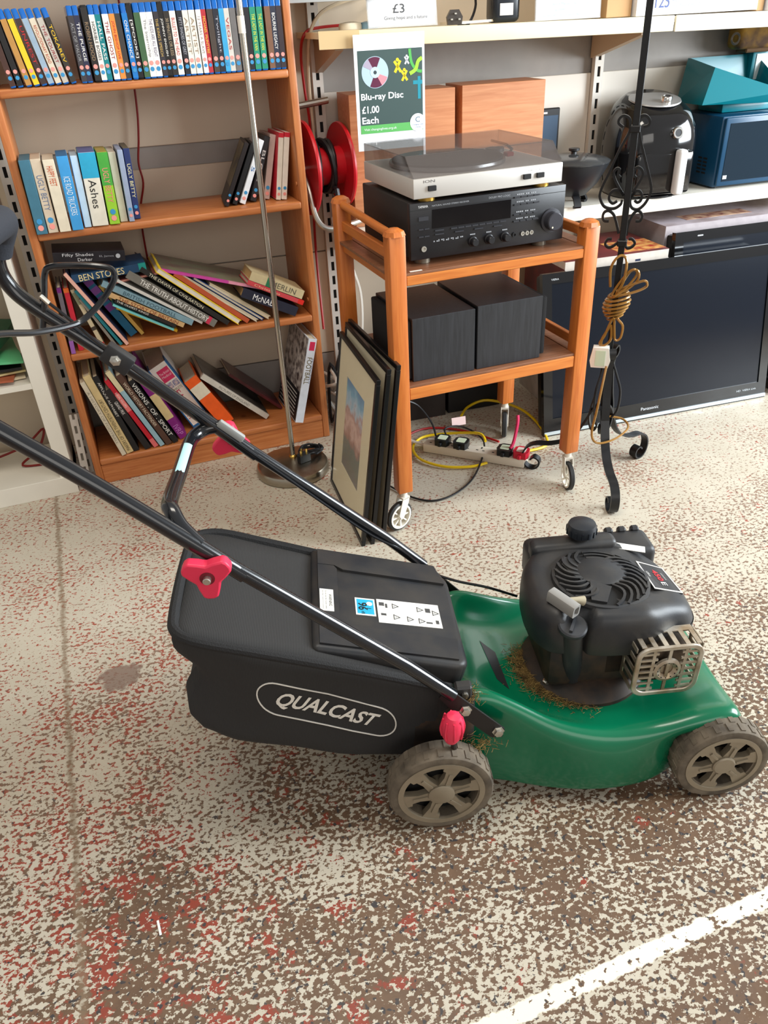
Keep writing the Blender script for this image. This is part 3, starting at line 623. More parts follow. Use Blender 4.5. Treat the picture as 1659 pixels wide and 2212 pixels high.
def castor(x, y, yaw, tilt=0):
    M0_ = IT @ T(x, y, 0) @ Rz(yaw)
    cs = MB().cyl(.011, .098, .128, 12).build('castor', CASTW, tr, 40, M0_)
    w = MB().lathe([(.040, -.0085), (.0455, -.005), (.0455, .005), (.040, .0085), (.0385, .0), (.040, -.0085)], 28, T(.02, 0, .0456) @ Rx(PI / 2), False); w.build('castor_tyre', TYREB, cs)
    w = MB(); a = [(.0385 * math.cos(2 * PI * i / 24), .0385 * math.sin(2 * PI * i / 24)) for i in range(24)]; b = [(q[0] * .86, q[1] * .86) for q in a]
    Mw = T(.02, 0, .0456) @ Rx(PI / 2)
    w.ring(a, b, -.0098, .0098, Mw); w.cyl(.009, -.0105, .0105, 12, Mw)
    for k in range(8): w.box(.007, .035, -.0022, .0022, -.006, .006, M=Mw @ Rz(k * PI / 4))
    w.build('castor_wheel', CASTW, cs)
    f = MB()
    for s in (-1, 1): f.prism([(-.012, .104), (.014, .104), (.030, .052), (.022, .038), (.012, .044), (-.006, .085)], s * .0125 - .0012, s * .0125 + .0012, frame((0, 0, 0), (1, 0, 0), (0, 0, 1)))
    f.box(-.012, .014, -.0137, .0137, .100, .106); f.build('castor_fork', CASTW, cs)
castor(TX0, TY0, PI + .35); castor(TX1, TY0, -PI / 2 - .25); castor(TX1, TY1, -PI / 2 - .5); castor(TX0, TY1, PI / 2)
MB().box(.735, .768, TY0 - .0190, TY0 - .012, .7484, .7490).build('price_label', ink((236, 230, 220)), tr, 0, IT @ T(0, .008, 0))

# ------------------------------------------------------------------ receiver
BLK0 = mat('black_cable', (24, 24, 26), .45)
RB = mat('receiver_black', (27, 27, 30), .34, bump=.05, bscale=400)
RB2 = mat('receiver_side', (24, 23, 23), .5, bump=.15, bscale=500)
GL = mat('display_glass', (8, 8, 12), .08)
BTN = mat('receiver_button', (46, 47, 52), .35); PRN = ink((150, 152, 156))
rc = thing('av_receiver', 'black hi-fi receiver with large volume knob on trolley', 'receiver', (.9695, 1.82, .7485))
MB().box(-.2145, .2145, .012, .345, .018, .150, .003, 2).build('cabinet', RB2, rc)
MB().box(-.2175, .2175, 0, .016, .016, .151, .002, 2).build('front_panel', RB, rc)
for x in (-.17, .17):
    for y in (.04, .30): MB().cyl(.02, 0, .019, 16, T(x, y, 0)).build('foot', mat('bronze_foot', (120, 110, 96), .4, .6), rc)
def fx(f): return -.2175 + .435 * f
def fz(f): return .016 + .135 * f
MB().box(fx(.135), fx(.635), -.0012, .002, fz(.53), fz(.86)).build('display_window', GL, rc, 0)
MB().box(fx(0.004), fx(.996), -.0008, .001, fz(.875), fz(.883)).build('panel_groove', DARK, rc, 0)
MB().box(fx(.0), fx(.13), -.0008, .001, fz(.645), fz(.652)).build('panel_groove', DARK, rc, 0)
for i in range(8): MB().box(fx(.25 + i * .045), fx(.29 + i * .045), -.003, 0, fz(.475), fz(.500)).build('tuner_button', BTN, rc, 0)
MB().box(fx(.15), fx(.205), -.003, 0, fz(.475), fz(.500)).build('tuner_button', BTN, rc, 0)
for i in range(4): MB().box(fx(.15 + i * .125), fx(.205 + i * .125), -.003, 0, fz(.41), fz(.43)).build('input_button', BTN, rc, 0)
for r_i, zf in enumerate((.93, .80, .62, .50)):
    for i in range(4): MB().box(fx(.655 + i * .043), fx(.692 + i * .043), -.003, 0, fz(zf - .06), fz(zf - .035)).build('preset_button', BTN, rc, 0)
    text('---- -- ---', .055, .003, (fx(.735), -.0008, fz(zf)), X, Z, PRN, rc, 'panel_print')
MB().box(fx(.05), fx(.11), -.003, 0, fz(.69), fz(.76)).build('power_button', BTN, rc, 0)
for k, zf in enumerate((.53, .40)):
    for i in range(2): MB().box(fx(.05 + i * .035), fx(.08 + i * .035), -.0028, 0, fz(zf), fz(zf + .02)).build('small_button', BTN, rc, 0)
text('YAMAHA', .026, .006, (fx(.08), -.0006, fz(.93)), X, Z, ink((206, 206, 206)), rc, 'brand_lettering')
text('NATURAL SOUND STEREO RECEIVER', .10, .0035, (fx(.25), -.0006, fz(.925)), X, Z, PRN, rc, 'panel_print')
text('DOLBY PRO LOGIC', .06, .0045, (fx(.56), -.0006, fz(.935)), X, Z, PRN, rc, 'panel_print')
for f in (.39, .495, .60):
    k = MB().lathe([(.0125, 0), (.0125, .004), (.010, .006), (.0095, .018), (.008, .020), (0, .020)], 20, T(fx(f), 0, fz(.2)) @ Rx(PI / 2)).build('tone_knob', RB, rc)
    text('----', .014, .003, (fx(f), -.0008, fz(.33)), X, Z, PRN, rc, 'panel_print')
MB().lathe([(.030, 0), (.030, .003), (.0235, .004), (.0225, .022), (.020, .024), (0, .024)], 32, T(fx(.912), 0, fz(.38)) @ Rx(PI / 2)).build('volume_knob', mat('knob_grey', (52, 52, 58), .3), rc)
MB().cyl(.0025, .0242, .0247, 8, T(fx(.912) - .009, 0, fz(.38) - .013) @ Rx(PI / 2)).build('knob_marker', ink((206, 200, 180)), rc)
for f, q in ((.665, .006), (.72, .0055), (.75, .0055), (.78, .0055)):
    MB().lathe([(q, 0), (q, .003), (q * .55, .003), (q * .55, .0005), (0, .0005)], 16, T(fx(f), 0, fz(.21)) @ Rx(PI / 2)).build('jack_socket', ZINC if f > .7 else BLACK, rc)
MB().lathe([(.007, 0), (.007, .003), (.004, .003), (.004, .0005), (0, .0005)], 16, T(fx(.08), 0, fz(.19)) @ Rx(PI / 2)).build('headphone_socket', ZINC, rc)
for i in range(6): text('- --', .016, .003, (fx(.16 + .03 * i), -.0008, fz(.30 + .015 * (i % 2))), X, Z, PRN, rc, 'panel_print')

# ------------------------------------------------------------------ turntable
SILV = mat('turntable_silver', (196, 192, 186), .38, .25)
LID = mat('smoked_lid', (104, 96, 92), .05, alpha=.38, spec=.6)
tt = thing('record_turntable', 'silver record turntable with smoked lid on black receiver', 'turntable', (.968, 1.820, .9000))
MB().box(-.205, .205, 0, .345, .008, .053, .002, 2).build('plinth', SILV, tt)
for x in (-.16, .16):
    for y in (.03, .31): MB().cyl(.022, -.0005, .009, 18, T(x, y, 0)).build('foot', mat('gold_foot', (190, 150, 70), .3, .9), tt)
MB().lathe([(.150, .0), (.152, .004), (.150, .010), (.0, .010)], 40, T(-.035, .175, .054)).build('platter', mat('platter_rim', (150, 150, 150), .25, .8), tt)
MB().lathe([(.144, 0), (.144, .004), (.05, .0045), (.0, .0045)], 40, T(-.035, .175, .064)).build('platter_mat', mat('rubber_mat', (26, 25, 25), .6), tt)
MB().cyl(.004, .066, .078, 10, T(-.035, .175, 0)).build('spindle', CHROME, tt)
ta = MB().cyl(.026, .053, .062, 20, T(.155, .27, 0)).build('tonearm_base', mat('arm_grey', (60, 58, 58), .35), tt)
MB().tube([(.155, .29, .078), (.152, .20, .078), (.13, .13, .076), (.10, .09, .073)], .0035, 8).build('tonearm', mat('arm_tube', (70, 66, 66), .3, .6), ta)
MB().box(.088, .108, .078, .100, .067, .077, .002, 1).build('headshell', mat('headshell_red', (150, 30, 36), .4), ta)
# lid: five thin panels
prof = [(.004, .054), (.052, .097), (.340, .097), (.340, .054)]; t_ = .0025
lid = MB().box(-.203, .203, .052, .340, .0955, .098).build('lid', LID, tt, 0)
MB().add([(-.203, .004, .054), (.203, .004, .054), (.203, .052, .098), (-.203, .052, .098), (-.203, .007, .054), (.203, .007, .054), (.203, .0535, .0955), (-.203, .0535, .0955)], [(0, 1, 2, 3), (4, 7, 6, 5), (0, 4, 5, 1), (3, 2, 6, 7), (0, 3, 7, 4), (1, 5, 6, 2)]).build('lid_front', LID, lid, 0)
for s in (-1, 1): MB().prism(prof, s * .203 - .00125, s * .203 + .00125, frame((0, 0, 0), (0, 1, 0), (0, 0, 1))).build('lid_side', LID, lid, 0)
MB().box(-.203, .203, .338, .340, .054, .0955).build('lid_back', LID, lid, 0)
for f in (.116, .748, .84): MB().box(-.205 + .41 * f - .0105, -.205 + .41 * f + .0105, -.006, 0, .024, .036, .001, 1).build('push_button', BLACK, tt)
text('ION', .03, .006, (-.205 + .41 * .10, -.0006, .046), X, Z, ink((90, 88, 86)), tt, 'brand_lettering')
text('START / STOP', .035, .003, (-.205 + .41 * .80, -.0006, .043), X, Z, ink((110, 106, 104)), tt, 'panel_print')

rm = thing('black_adapter', 'small black adapter at right of receiver on trolley top', 'adapter', (1.2155, 1.945, .7482), (0, 0, 0))
MB().box(-.018, .018, -.045, .045, 0, .026, .008, 3).build('casing', BLACK, rm); MB().tube(cat([(0, .045, .012), (0, .09, .02), (.01, .13, .008), (.0, .17, .006)], 4), .003, 6).build('lead', BLK0, rm)
# ------------------------------------------------------------------ black speakers on lower tier
ASH = wood('black_ash_vinyl', (40, 41, 45), (24, 25, 28), 'Z', 10, .45)
CLOTH = mat('speaker_cloth', (24, 23, 24), .9, bump=.4, bscale=900)
for x0, x1, h, yw, side, lb in ((.7235, .924, .172, .0, -1, 'black ash loudspeaker with cloth grille facing left on lower tier'), (.931, 1.146, .176, -.01, 1, 'taller black ash loudspeaker with grille facing right on lower tier')):
    s = thing('loudspeaker', lb, 'speaker', ((x0 + x1) / 2, 1.800, .4505), (0, 0, yw)); w = (x1 - x0) / 2
    MB().box(-w + (.018 if side < 0 else 0), w - (.018 if side > 0 else 0), 0, .265, 0, h, .0015, 1).build('cabinet', ASH, s)
    MB().box(side * w - (.018 if side > 0 else 0), side * w + (.018 if side < 0 else 0), .006, .259, .006, h - .006, .005, 2).build('grille', CLOTH, s)

# ------------------------------------------------------------------ power strip and plugs
PS0, PS1 = Vector((.952, 2.215, 0)), Vector((1.205, 1.962, 0)); pd = (PS1 - PS0); pl = pd.length; pa = math.atan2(pd.y, pd.x)
IVORY = mat('ivory_plastic', (224, 214, 196), .4)
ps = thing('power_strip', 'long white six-way mains extension strip under trolley', 'power strip', (PS0.x, PS0.y, .001), (0, 0, pa))
MB().box(0, pl, -.026, .026, 0, .032, .004, 2).build('strip_body', IVORY, ps)
for k in range(6):
    for dx, dy, sx_, sy_ in ((0, .010, .0025, .005), (-.011, -.008, .004, .0022), (.011, -.008, .004, .0022)):
        MB().box(pl * (k + .6) / 6.4 + dx - sx_, pl * (k + .6) / 6.4 + dx + sx_, dy - sy_, dy + sy_, .0315, .0324).build('socket_slot', DARK, ps, 0)
RUB = mat('black_rubber', (22, 24, 26), .4)
def plug3(k, m, label, labelc, parent_dir=1):
    p = PS0 + pd * ((k + .6) / 6.4)
    r = thing('mains_plug', label, 'plug', (p.x, p.y, .0335), (0, 0, pa))
    MB().prism([(-.020, -.026), (.020, -.026), (.026, -.012), (.024, .016), (.012, .026), (-.012, .026), (-.024, .016), (-.026, -.012)], 0, .022).build('plug_body', m, r, 25)
    MB().prism(rrect(.030, .032, .004, 2), .022, .0228).build('plug_label', labelc, r, 0)
    MB().box(-.006, .006, -.040, -.024, .004, .016, .002, 1).build('cord_grip', m, r)
GLAB = ink((206, 220, 190))
plug3(.55, RUB, 'black plug nearest left end of power strip', GLAB); plug3(1.75, RUB, 'second black plug from left on power strip', GLAB)
plug3(4.5, RUB, 'black plug beside red plug on power strip', GLAB); plug3(5.5, mat('red_plug', (196, 30, 52), .4), 'red plug at right end of power strip', ink((230, 214, 200)))
YEL = mat('yellow_cable', (232, 196, 20), .4); BLK = mat('black_cable', (24, 24, 26), .45); WCB = mat('white_cable', (220, 214, 204), .45)
cable('yellow_cable', 'yellow cable looping on floor around power strip', [(1.12, 2.09, .05), (1.13, 2.16, .045), (1.06, 2.25, .02), (.97, 2.28, .012), (.91, 2.23, .008), (.90, 2.14, .008), (.95, 2.06, .008), (1.03, 2.02, .008), (1.09, 2.02, .008)], .0048, YEL)
cable('yellow_cable', 'yellow cable curving on dark floor behind trolley castor', [(1.16, 2.36, .02), (1.22, 2.42, .02), (1.30, 2.42, .03), (1.38, 2.33, .02), (1.39, 2.2, .01), (1.34, 2.05, .008), (1.25, 2.03, .01)], .005, YEL)
cable('black_cable', 'thin black cable looping forward from second plug on strip', [(1.02, 2.18, .045), (1.03, 2.22, .06), (1.10, 2.22, .05), (1.13, 2.12, .03), (1.03, 1.98, .006), (.93, 1.90, .005), (.84, 1.88, .005), (.78, 1.93, .005), (.74, 2.03, .005)], .0032, BLK)
cable('black_cable', 'black cable rising from leftmost plug under trolley', [(.985, 2.20, .05), (.99, 2.25, .08), (.96, 2.30, .13), (.90, 2.30, .16), (.84, 2.28, .17)], .0035, BLK)
cable('white_cable', 'white mains lead leaving left end of power strip', [(.956, 2.21, .016), (.92, 2.25, .02), (.86, 2.30, .04), (.78, 2.35, .10), (.72, 2.42, .12)], .005, WCB)
cable('red_cable', 'red cable lying across floor behind power strip', [(.74, 2.16, .006), (.86, 2.28, .006), (1.0, 2.35, .006), (1.12, 2.28, .006), (1.2, 2.14, .006)], .004, mat('red_cable_bright', (166, 26, 26), .45))
cable('pink_cord', 'pink cord standing up from red plug', [(1.165, 1.999, .055), (1.180, 2.005, .075), (1.20, 2.02, .13), (1.205, 2.03, .155)], .006, mat('pink_cord', (214, 50, 96), .4))
lbl = MB().box(-.026, .026, -.001, .001, 0, .03, .0004, 1).build('paper_tag', ink((230, 200, 196))); lbl.location = (1.09, 2.235, .052); lbl.rotation_euler = (-.2, 0, -.1)
tag(lbl, 'small pinkish paper tag on black cable above power strip', 'tag')
cable('white_cable', 'white cable hanging behind left side of trolley', [(.80, 2.62, .72), (.79, 2.5, .62), (.80, 2.45, .5), (.80, 2.44, .38), (.78, 2.45, .2)], .005, WCB)
cable('white_cable', 'second white cable hanging beside the first behind trolley', [(.83, 2.62, .72), (.815, 2.5, .6), (.83, 2.46, .5), (.822, 2.45, .36), (.80, 2.47, .2)], .005, WCB)
random.seed(3)
def tangle(name, label, cx, cy, m, r, n=16, s=.07, zz=.16):
    pts = [(cx + random.uniform(-s, s) * .45, cy + random.uniform(-s, s), .012 + zz * random.random()) for _ in range(n)]
    cable(name, label, pts, r, m)
tangle('white_cable_tangle', 'tangle of white cables on floor right of bookcase', .735, 2.54, WCB, .0055, 16, .09, .22)
tangle('black_cable_tangle', 'tangle of black cables on floor right of bookcase', .745, 2.50, BLK, .006, 14, .09, .26)

# ------------------------------------------------------------------ framed pictures against the trolley
def art_material():
    m = bpy.data.materials.new('landscape_print'); m.use_nodes = True; nt = m.node_tree; L = nt.links.new; p = nt.nodes['Principled BSDF']; p.inputs['Roughness'].default_value = .5
    tc = nn(nt, 'ShaderNodeTexCoord'); sp = nn(nt, 'ShaderNodeSeparateXYZ'); L(tc.outputs['Object'], sp.inputs[0])
    ns = nn(nt, 'ShaderNodeTexNoise'); ns.inputs['Scale'].default_value = 22; ns.inputs['Detail'].default_value = 5; L(tc.outputs['Object'], ns.inputs['Vector'])
    a = nn(nt, 'ShaderNodeMath', operation='MULTIPLY_ADD'); L(ns.outputs[0], a.inputs[0]); a.inputs[1].default_value = .16; L(sp.outputs[2], a.inputs[2])
    mr = nn(nt, 'ShaderNodeMapRange'); mr.inputs[1].default_value = .19; mr.inputs[2].default_value = .49; L(a.outputs[0], mr.inputs[0])
    rp = nn(nt, 'ShaderNodeValToRGB'); el = rp.color_ramp.elements
    el[0].position = 0; el[0].color = c(84, 66, 52); el[1].position = 1; el[1].color = c(46, 122, 166)
    for q, cc in ((.18, (92, 84, 40)), (.3, (70, 84, 58)), (.42, (150, 92, 62)), (.55, (206, 168, 150)), (.66, (170, 120, 104)), (.75, (170, 190, 204)), (.88, (90, 160, 190))):
        e = el.new(q); e.color = c(*cc)
    L(mr.outputs[0], rp.inputs[0]); L(rp.outputs[0], p.inputs['Base Color'])
    return m
ART = art_material()
FRB = mat('black_gloss_frame', (18, 17, 18), .28); MATB = mat('cream_mount', (214, 200, 160), .7); GLASS = mat('picture_glass', (255, 255, 255), .03, alpha=.10, spec=.5)
def picture(label, bl, br, topx, hh, full=True):
    bl, br = Vector(bl), Vector(br); ew = (br - bl); w = ew.length; ew.normalize()
    eh = Vector((topx, 0, math.sqrt(hh * hh - topx * topx))).normalized(); nv = ew.cross(eh)
    r = thing('framed_picture', label, 'picture', bl); r.matrix_basis = frame(bl, ew, eh.cross(ew))
    # local axes: x along bottom edge, z up the frame, y = backwards
    f = .014; d = .012
    for a in ((0, w, 0, f), (0, w, hh - f, hh), (0, f, f, hh - f), (w - f, w, f, hh - f)): MB().box(a[0], a[1], 0, d, a[2], a[3], .0015, 1).build('frame_rail', FRB, r, 30)
    o, i_ = [(f, f), (w - f, f), (w - f, hh - f), (f, hh - f)], [(w * .26, hh * .24), (w * .74, hh * .24), (w * .74, hh * .80), (w * .26, hh * .80)]
    MB().ring(o, i_, -.006, -.004, frame((0, 0, 0), (1, 0, 0), (0, 0, 1))).build('mount', MATB, r, 0)
    MB().box(w * .25, w * .75, .0064, .0074, hh * .23, hh * .81).build('print', ART, r, 0)
    MB().box(f, w - f, .0022, .0034, f, hh - f).build('glass', GLASS, r, 0)
    MB().box(f, w - f, .0085, .0105, f, hh - f).build('backing_board', mat('hardboard', (120, 88, 60), .7), r, 0)
    return r
picture('front framed landscape picture leaning on trolley leg', (.578, 2.146, .001), (.545, 1.748, .001), .072, .506)
picture('middle black picture frame of three leaning on trolley', (.596, 2.148, .001), (.573, 1.746, .001), .074, .530)
picture('rear black picture frame, closest to trolley leg', (.613, 2.150, .001), (.606, 1.744, .001), .068, .535)

# ------------------------------------------------------------------ chrome floor lamp base
cl = thing('chrome_lamp', 'chrome lamp stand with round base in front of bookcase', 'floor lamp', (.487, 2.270, 0))
MB().lathe([(.118, 0), (.121, .004), (.121, .024), (.117, .031), (.110, .034), (0, .036)], 48).build('base', STEEL, cl)
MB().lathe([(.014, .034), (.014, .038), (.011, .042), (.008, .044)], 20, T(.012, .034, 0)).build('collar', BRASS, cl)
MB().tube([(.012, .034, .036), (.014, .034, .7), (.018, .036, 1.62)], .0085, 14).build('pole', mat('satin_nickel', (196, 190, 178), .22, 1.0), cl)
MB().lathe([(.0095, 1.262), (.0095, 1.300)], 14, T(.016, .035, 0)).build('tape_tag', ink((232, 226, 214)), cl)
pg = thing('mains_plug', 'black three-pin plug resting on chrome lamp base', 'plug', (.523, 2.255, .0365), (0, 0, .3))
MB().prism([(-.02, -.014), (.02, -.014), (.022, .004), (.012, .014), (-.012, .014), (-.022, .004)], 0, .026).build('plug_body', RUB, pg, 25)
for x, y in ((-.011, -.004), (.011, -.004), (0, .008)): MB().box(x - .003, x + .003, y - .0015, y + .0015, .026, .042).build('pin', BRASS, pg, 0)
cp = [(.523 + .02, 2.262, .052)]
for k in range(38):
    a = k * .52; rr = .036 + .006 * math.sin(k * 1.7); cp.append((.560 + rr * math.cos(a), 2.292 + rr * .8 * math.sin(a), .040 + .012 * (k % 5) / 4 + .0004 * k))
cable('black_cable_coil', 'coil of black lamp flex on chrome base', cp, .0042, BLK)

# ================================================================== WROUGHT IRON LAMP
IRON = mat('black_wrought_iron', (30, 30, 31), .36, .3, bump=.15, bscale=120)
il = thing('iron_floor_lamp', 'black wrought iron lamp stand with scrolls and three curled feet', 'floor lamp', (1.365, 1.8, 0))
lat = Vector((.797, -.604, 0)); vw = Vector((.604, .797, 0))
MB().box(-.0085, .0085, -.0085, .0085, .25, 1.75, .001, 1, Rz(-.65)).build('pole', IRON, il)
SC = {'side': [[(-0.03, 1.019), (-0.042, 1.028), (-0.041, 1.039), (-0.031, 1.045), (-0.017, 1.038), (-0.013, 1.021), (-0.014, 1.007), (-0.033, 0.966), (-0.053, 0.912), (-0.065, 0.882), (-0.071, 0.86), (-0.068, 0.845), (-0.058, 0.829), (-0.043, 0.823), (-0.028, 0.824), (-0.015, 0.834), (-0.013, 0.845)],
               [(0.019, 1.019), (0.031, 1.023), (0.032, 1.034), (0.022, 1.044), (0.01, 1.043), (0.007, 1.029), (0.009, 1.013), (0.017, 0.985), (0.036, 0.935), (0.053, 0.889), (0.057, 0.867), (0.052, 0.848), (0.043, 0.832), (0.029, 0.821), (0.015, 0.825), (0.009, 0.836), (0.009, 0.852), (0.017, 0.865)]],
      'inner': [[(-0.025, 0.842), (-0.036, 0.836), (-0.046, 0.846), (-0.045, 0.86), (-0.036, 0.869), (-0.02, 0.868), (-.010, .856)], [(0.019, 0.844), (0.027, 0.839), (0.035, 0.845), (0.035, 0.859), (0.027, 0.868), (0.017, 0.865), (0.009, 0.85)]],
      'heart': [[(-0.023, 0.9), (-0.030, 0.907), (-0.028, 0.920), (-0.036, 0.921), (-0.041, 0.912), (-0.038, 0.899), (-0.027, 0.88), (-0.010, 0.856)], [(0.016, 0.9), (0.010, 0.906), (0.010, 0.918), (0.018, 0.925), (0.03, 0.916), (0.03, 0.901), (0.021, 0.882), (0.012, 0.865)]],
      'low': [[(-0.041, 0.791), (-0.053, 0.792), (-0.058, 0.803), (-0.054, 0.814), (-0.043, 0.817), (-0.03, 0.807), (-0.021, 0.787), (-0.012, 0.76)], [(0.028, 0.792), (0.039, 0.793), (0.043, 0.806), (0.036, 0.816), (0.027, 0.817), (0.017, 0.805), (0.010, 0.783), (0.009, 0.755)]],
      'bottom': [[(-0.028, 0.744), (-0.039, 0.743), (-0.044, 0.731), (-0.035, 0.722), (-0.024, 0.725), (-0.010, 0.736)], [(0.016, 0.745), (0.025, 0.745), (0.033, 0.735), (0.027, 0.725), (0.016, 0.721), (0.008, 0.728)]]}
for k, L2 in SC.items():
    for pts in L2: MB().strap(cat([lat * s + Z * z for s, z in pts], 5), .011, .0062, vw).build('scroll', IRON, il, 40)
for z in (1.015, .735): MB().box(-.013, .013, -.013, .013, z - .008, z + .008, .002, 1, Rz(-.65)).build('collar', IRON, il)
PR = [(.012, .43), (.026, .44), (.032, .425), (.026, .41), (.016, .40), (.016, .36), (.024, .30), (.034, .25), (.038, .21), (.030, .175), (.018, .17), (.012, .185), (.020, .20)]
FT = [(.012, .255), (.030, .235), (.050, .19), (.072, .150), (.105, .118), (.150, .100), (.195, .094), (.222, .080), (.236, .055), (.234, .025), (.218, .006), (.196, .004), (.182, .018), (.184, .036), (.200, .044), (.212, .034)]
for ang in (-111, 14.5, 137):
    a = math.radians(ang); d = Vector((math.cos(a), math.sin(a), 0)); tn = Vector((-math.sin(a), math.cos(a), 0))
    MB().strap(cat([d * r + Z * z for r, z in PR], 5), .024, .0045, tn).build('upper_scroll', IRON, il, 40)
    MB().strap(cat([d * r + Z * z for r, z in FT], 6), .026, .005, tn).build('foot', IRON, il, 40)
for a in (50, 200, 300):
    a = math.radians(a); d = Vector((math.cos(a), math.sin(a), 0))
    MB().tube(cat([d * r + Z * z for r, z in ((.012, .40), (.03, .36), (.048, .31), (.046, .25), (.030, .22))], 5), .0035, 6).build('rod_scroll', IRON, il)
GOLD = mat('gold_flex', (150, 108, 48), .28, .25, coat=.3)
def lp(s, z, o=-.018): return Vector((1.365, 1.8, 0)) + lat * s + Z * z + vw * o
g = []
# coil hanging from the lower scroll: loops, a wrapped knot, then the lead to the plug
for loop in ([(-.018, .62), (-.022, .67), (-.010, .70), (.006, .706), (.018, .69), (.016, .64), (.0, .60)], [(.008, .62), (.030, .665), (.050, .668), (.052, .64), (.02, .61)], [(.0, .61), (.045, .632), (.072, .642), (.078, .625), (.05, .61), (.01, .60)], [(-.01, .60), (.02, .655), (.040, .672), (.048, .655), (.024, .618), (-.005, .595)]):
    g += [lp(s, z, -.020 - .004 * (i % 3)) for i, (s, z) in enumerate(loop)]
for k in range(56):
    a = k * .82; z = .602 - .078 * k / 56; wd = .020 + .016 * math.sin(PI * min(k / 50, 1)); g.append(Vector((1.365, 1.8, 0)) + lat * (wd * math.cos(a) + .004) + vw * (wd * .85 * math.sin(a)) + Z * (z + .010 * math.cos(a)))
for loop in ([(.012, .53), (.028, .51), (.026, .475), (.012, .468), (.006, .50), (.002, .53)], [(-.006, .52), (-.018, .48), (-.030, .455), (-.016, .450), (.0, .47), (-.004, .51)], [(-.010, .50), (-.024, .47), (-.026, .45)]):
    g += [lp(s, z, -.020) for s, z in loop]
cable('gold_flex_coil', 'brown gold flex knotted around the iron lamp pole', g, .0036, GOLD, 6, k=4)
wp = thing('mains_plug', 'white plug hanging from brown flex at iron lamp', 'plug', lp(-.024, .418, -.026), (0, 0, -.65))
MB().prism([(-.024, -.030), (.024, -.030), (.029, -.010), (.022, .030), (-.022, .030), (-.029, -.010)], -.013, .013, frame((0, 0, 0), (1, 0, 0), (0, 0, 1))).build('plug_body', mat('white_plug', (232, 230, 220), .35), wp, 25)
MB().box(-.014, .014, -.0142, -.0128, -.024, .022).build('plug_label', ink((196, 212, 186)), wp, 0)
cable('gold_flex', 'loose brown flex loop around iron lamp foot', [(1.33, 1.76, .40), (1.30, 1.74, .28), (1.29, 1.74, .20), (1.30, 1.72, .175), (1.36, 1.72, .175), (1.42, 1.74, .19), (1.43, 1.78, .20), (1.39, 1.80, .21)], .0034, GOLD)

# ================================================================== TELEVISIONS AND CARTONS
SCR = mat('tv_screen', (12, 18, 28), .16, spec=.4); BEZ = mat('tv_bezel', (12, 13, 16), .10, coat=.5)
def tv(label, loc, yaw, lean, w, h, brand):
    r = thing('television', label, 'television', loc, (-lean, 0, yaw))
    MB().ring([(0, 0), (w, 0), (w, h), (0, h)], [(.034, .062), (w - .034, .062), (w - .034, h - .034), (.034, h - .034)], -.020, 0, frame((0, 0, 0), (1, 0, 0), (0, 0, 1))).build('bezel', BEZ, r, 0)
    MB().box(.030, w - .030, .004, .012, .058, h - .030).build('screen', SCR, r, 0)
    MB().box(.01, w - .01, .021, .075, .02, h - .01, .012, 2).build('back_cover', BLACK, r)
    MB().box(0, w, -.004, .0, .004, .016, .001, 1).build('silver_strip', mat('silver_strip', (214, 226, 232), .2, .6), r)
    MB().box(0, w, 0, .021, -.0005, .0).build('bottom_edge', BLACK, r, 0)
    if brand:
        text('Panasonic', .072, .011, (w * .46, -.0006, .038), X, Z, ink((206, 210, 214)), r, 'brand_lettering')
        text('VIERA', .028, .006, (.045, -.0006, h - .020), X, Z, ink((190, 196, 200)), r, 'brand_lettering')
        text('HD  VIERA Link', .085, .007, (w - .085, -.0006, .040), X, Z, ink((180, 186, 190)), r, 'brand_lettering')
    return r
tv('large black flat television standing on floor beside trolley', (1.363, 2.109, .001), math.radians(-4.7), math.radians(9.5), .915, .556, True)
r = tv('second black television leaning behind the larger one', (1.93, 2.178, .001), math.radians(-4.7), math.radians(8), .80, .603, False)
MB().box(.089, .111, -.0008, 0, .583, .587).build('brand_mark', ink((190, 196, 200)), r, 0)
b = thing('set_top_box', 'black box with silver strips at right edge beside television', 'set-top box', (2.33, 2.02, .001), (0, 0, -.08))
MB().box(0, .35, 0, .12, 0, .30, .006, 2).build('casing', BEZ, b)
for z in (.10, .13, .19): MB().box(-.001, .35, -.002, .0, z, z + .008).build('silver_strip', mat('silver_strip', (214, 226, 232), .2, .6), b, 0)
FOOD = mat('food_photo_print', (120, 52, 48), .4, var=1, vscale=7, rgb2=(74, 36, 40)); FOOD2 = mat('salad_photo_print', (214, 160, 90), .4, var=1, vscale=40, rgb2=(160, 40, 34))
def carton(name, label, loc, yaw, w, d, h, m, parts=()):
    r = thing(name, label, 'box', loc, (0, 0, yaw)); MB().box(0, w, 0, d, 0, h, .001, 1).build('carton_body', m, r, 0)
    for nm, a, mm in parts: MB().box(*a).build(nm, mm, r, 0)
    return r
carton('food_carton', 'burgundy printed food carton behind the television', (1.50, 2.270, 0), WA, .40, .30, .555, paint((206, 196, 184)), (('top_print', (0, .40, 0, .30, .555, .5562), FOOD), ('photo_print', (.22, .40, .02, .16, .5562, .5568), FOOD2), ('front_mark', (.27, .29, -.0006, 0, .512, .534), ink((30, 40, 70))), ('side_print', (-.0006, 0, 0, .30, .1, .53), FOOD)))
carton('food_carton', 'large lilac grey carton lying under right end of shelf', (1.96, 2.345, 0), WA, .66, .27, .60, paint((170, 160, 162)), (('top_print', (.0, .66, 0, .27, .60, .6012), mat('lilac_print', (176, 166, 172), .45, var=.5, vscale=7, rgb2=(120, 104, 100))), ('photo_print', (.12, .40, .05, .12, .6012, .6018), mat('strip_photo', (206, 170, 140), .4, var=.8, vscale=30, rgb2=(120, 60, 60)))))

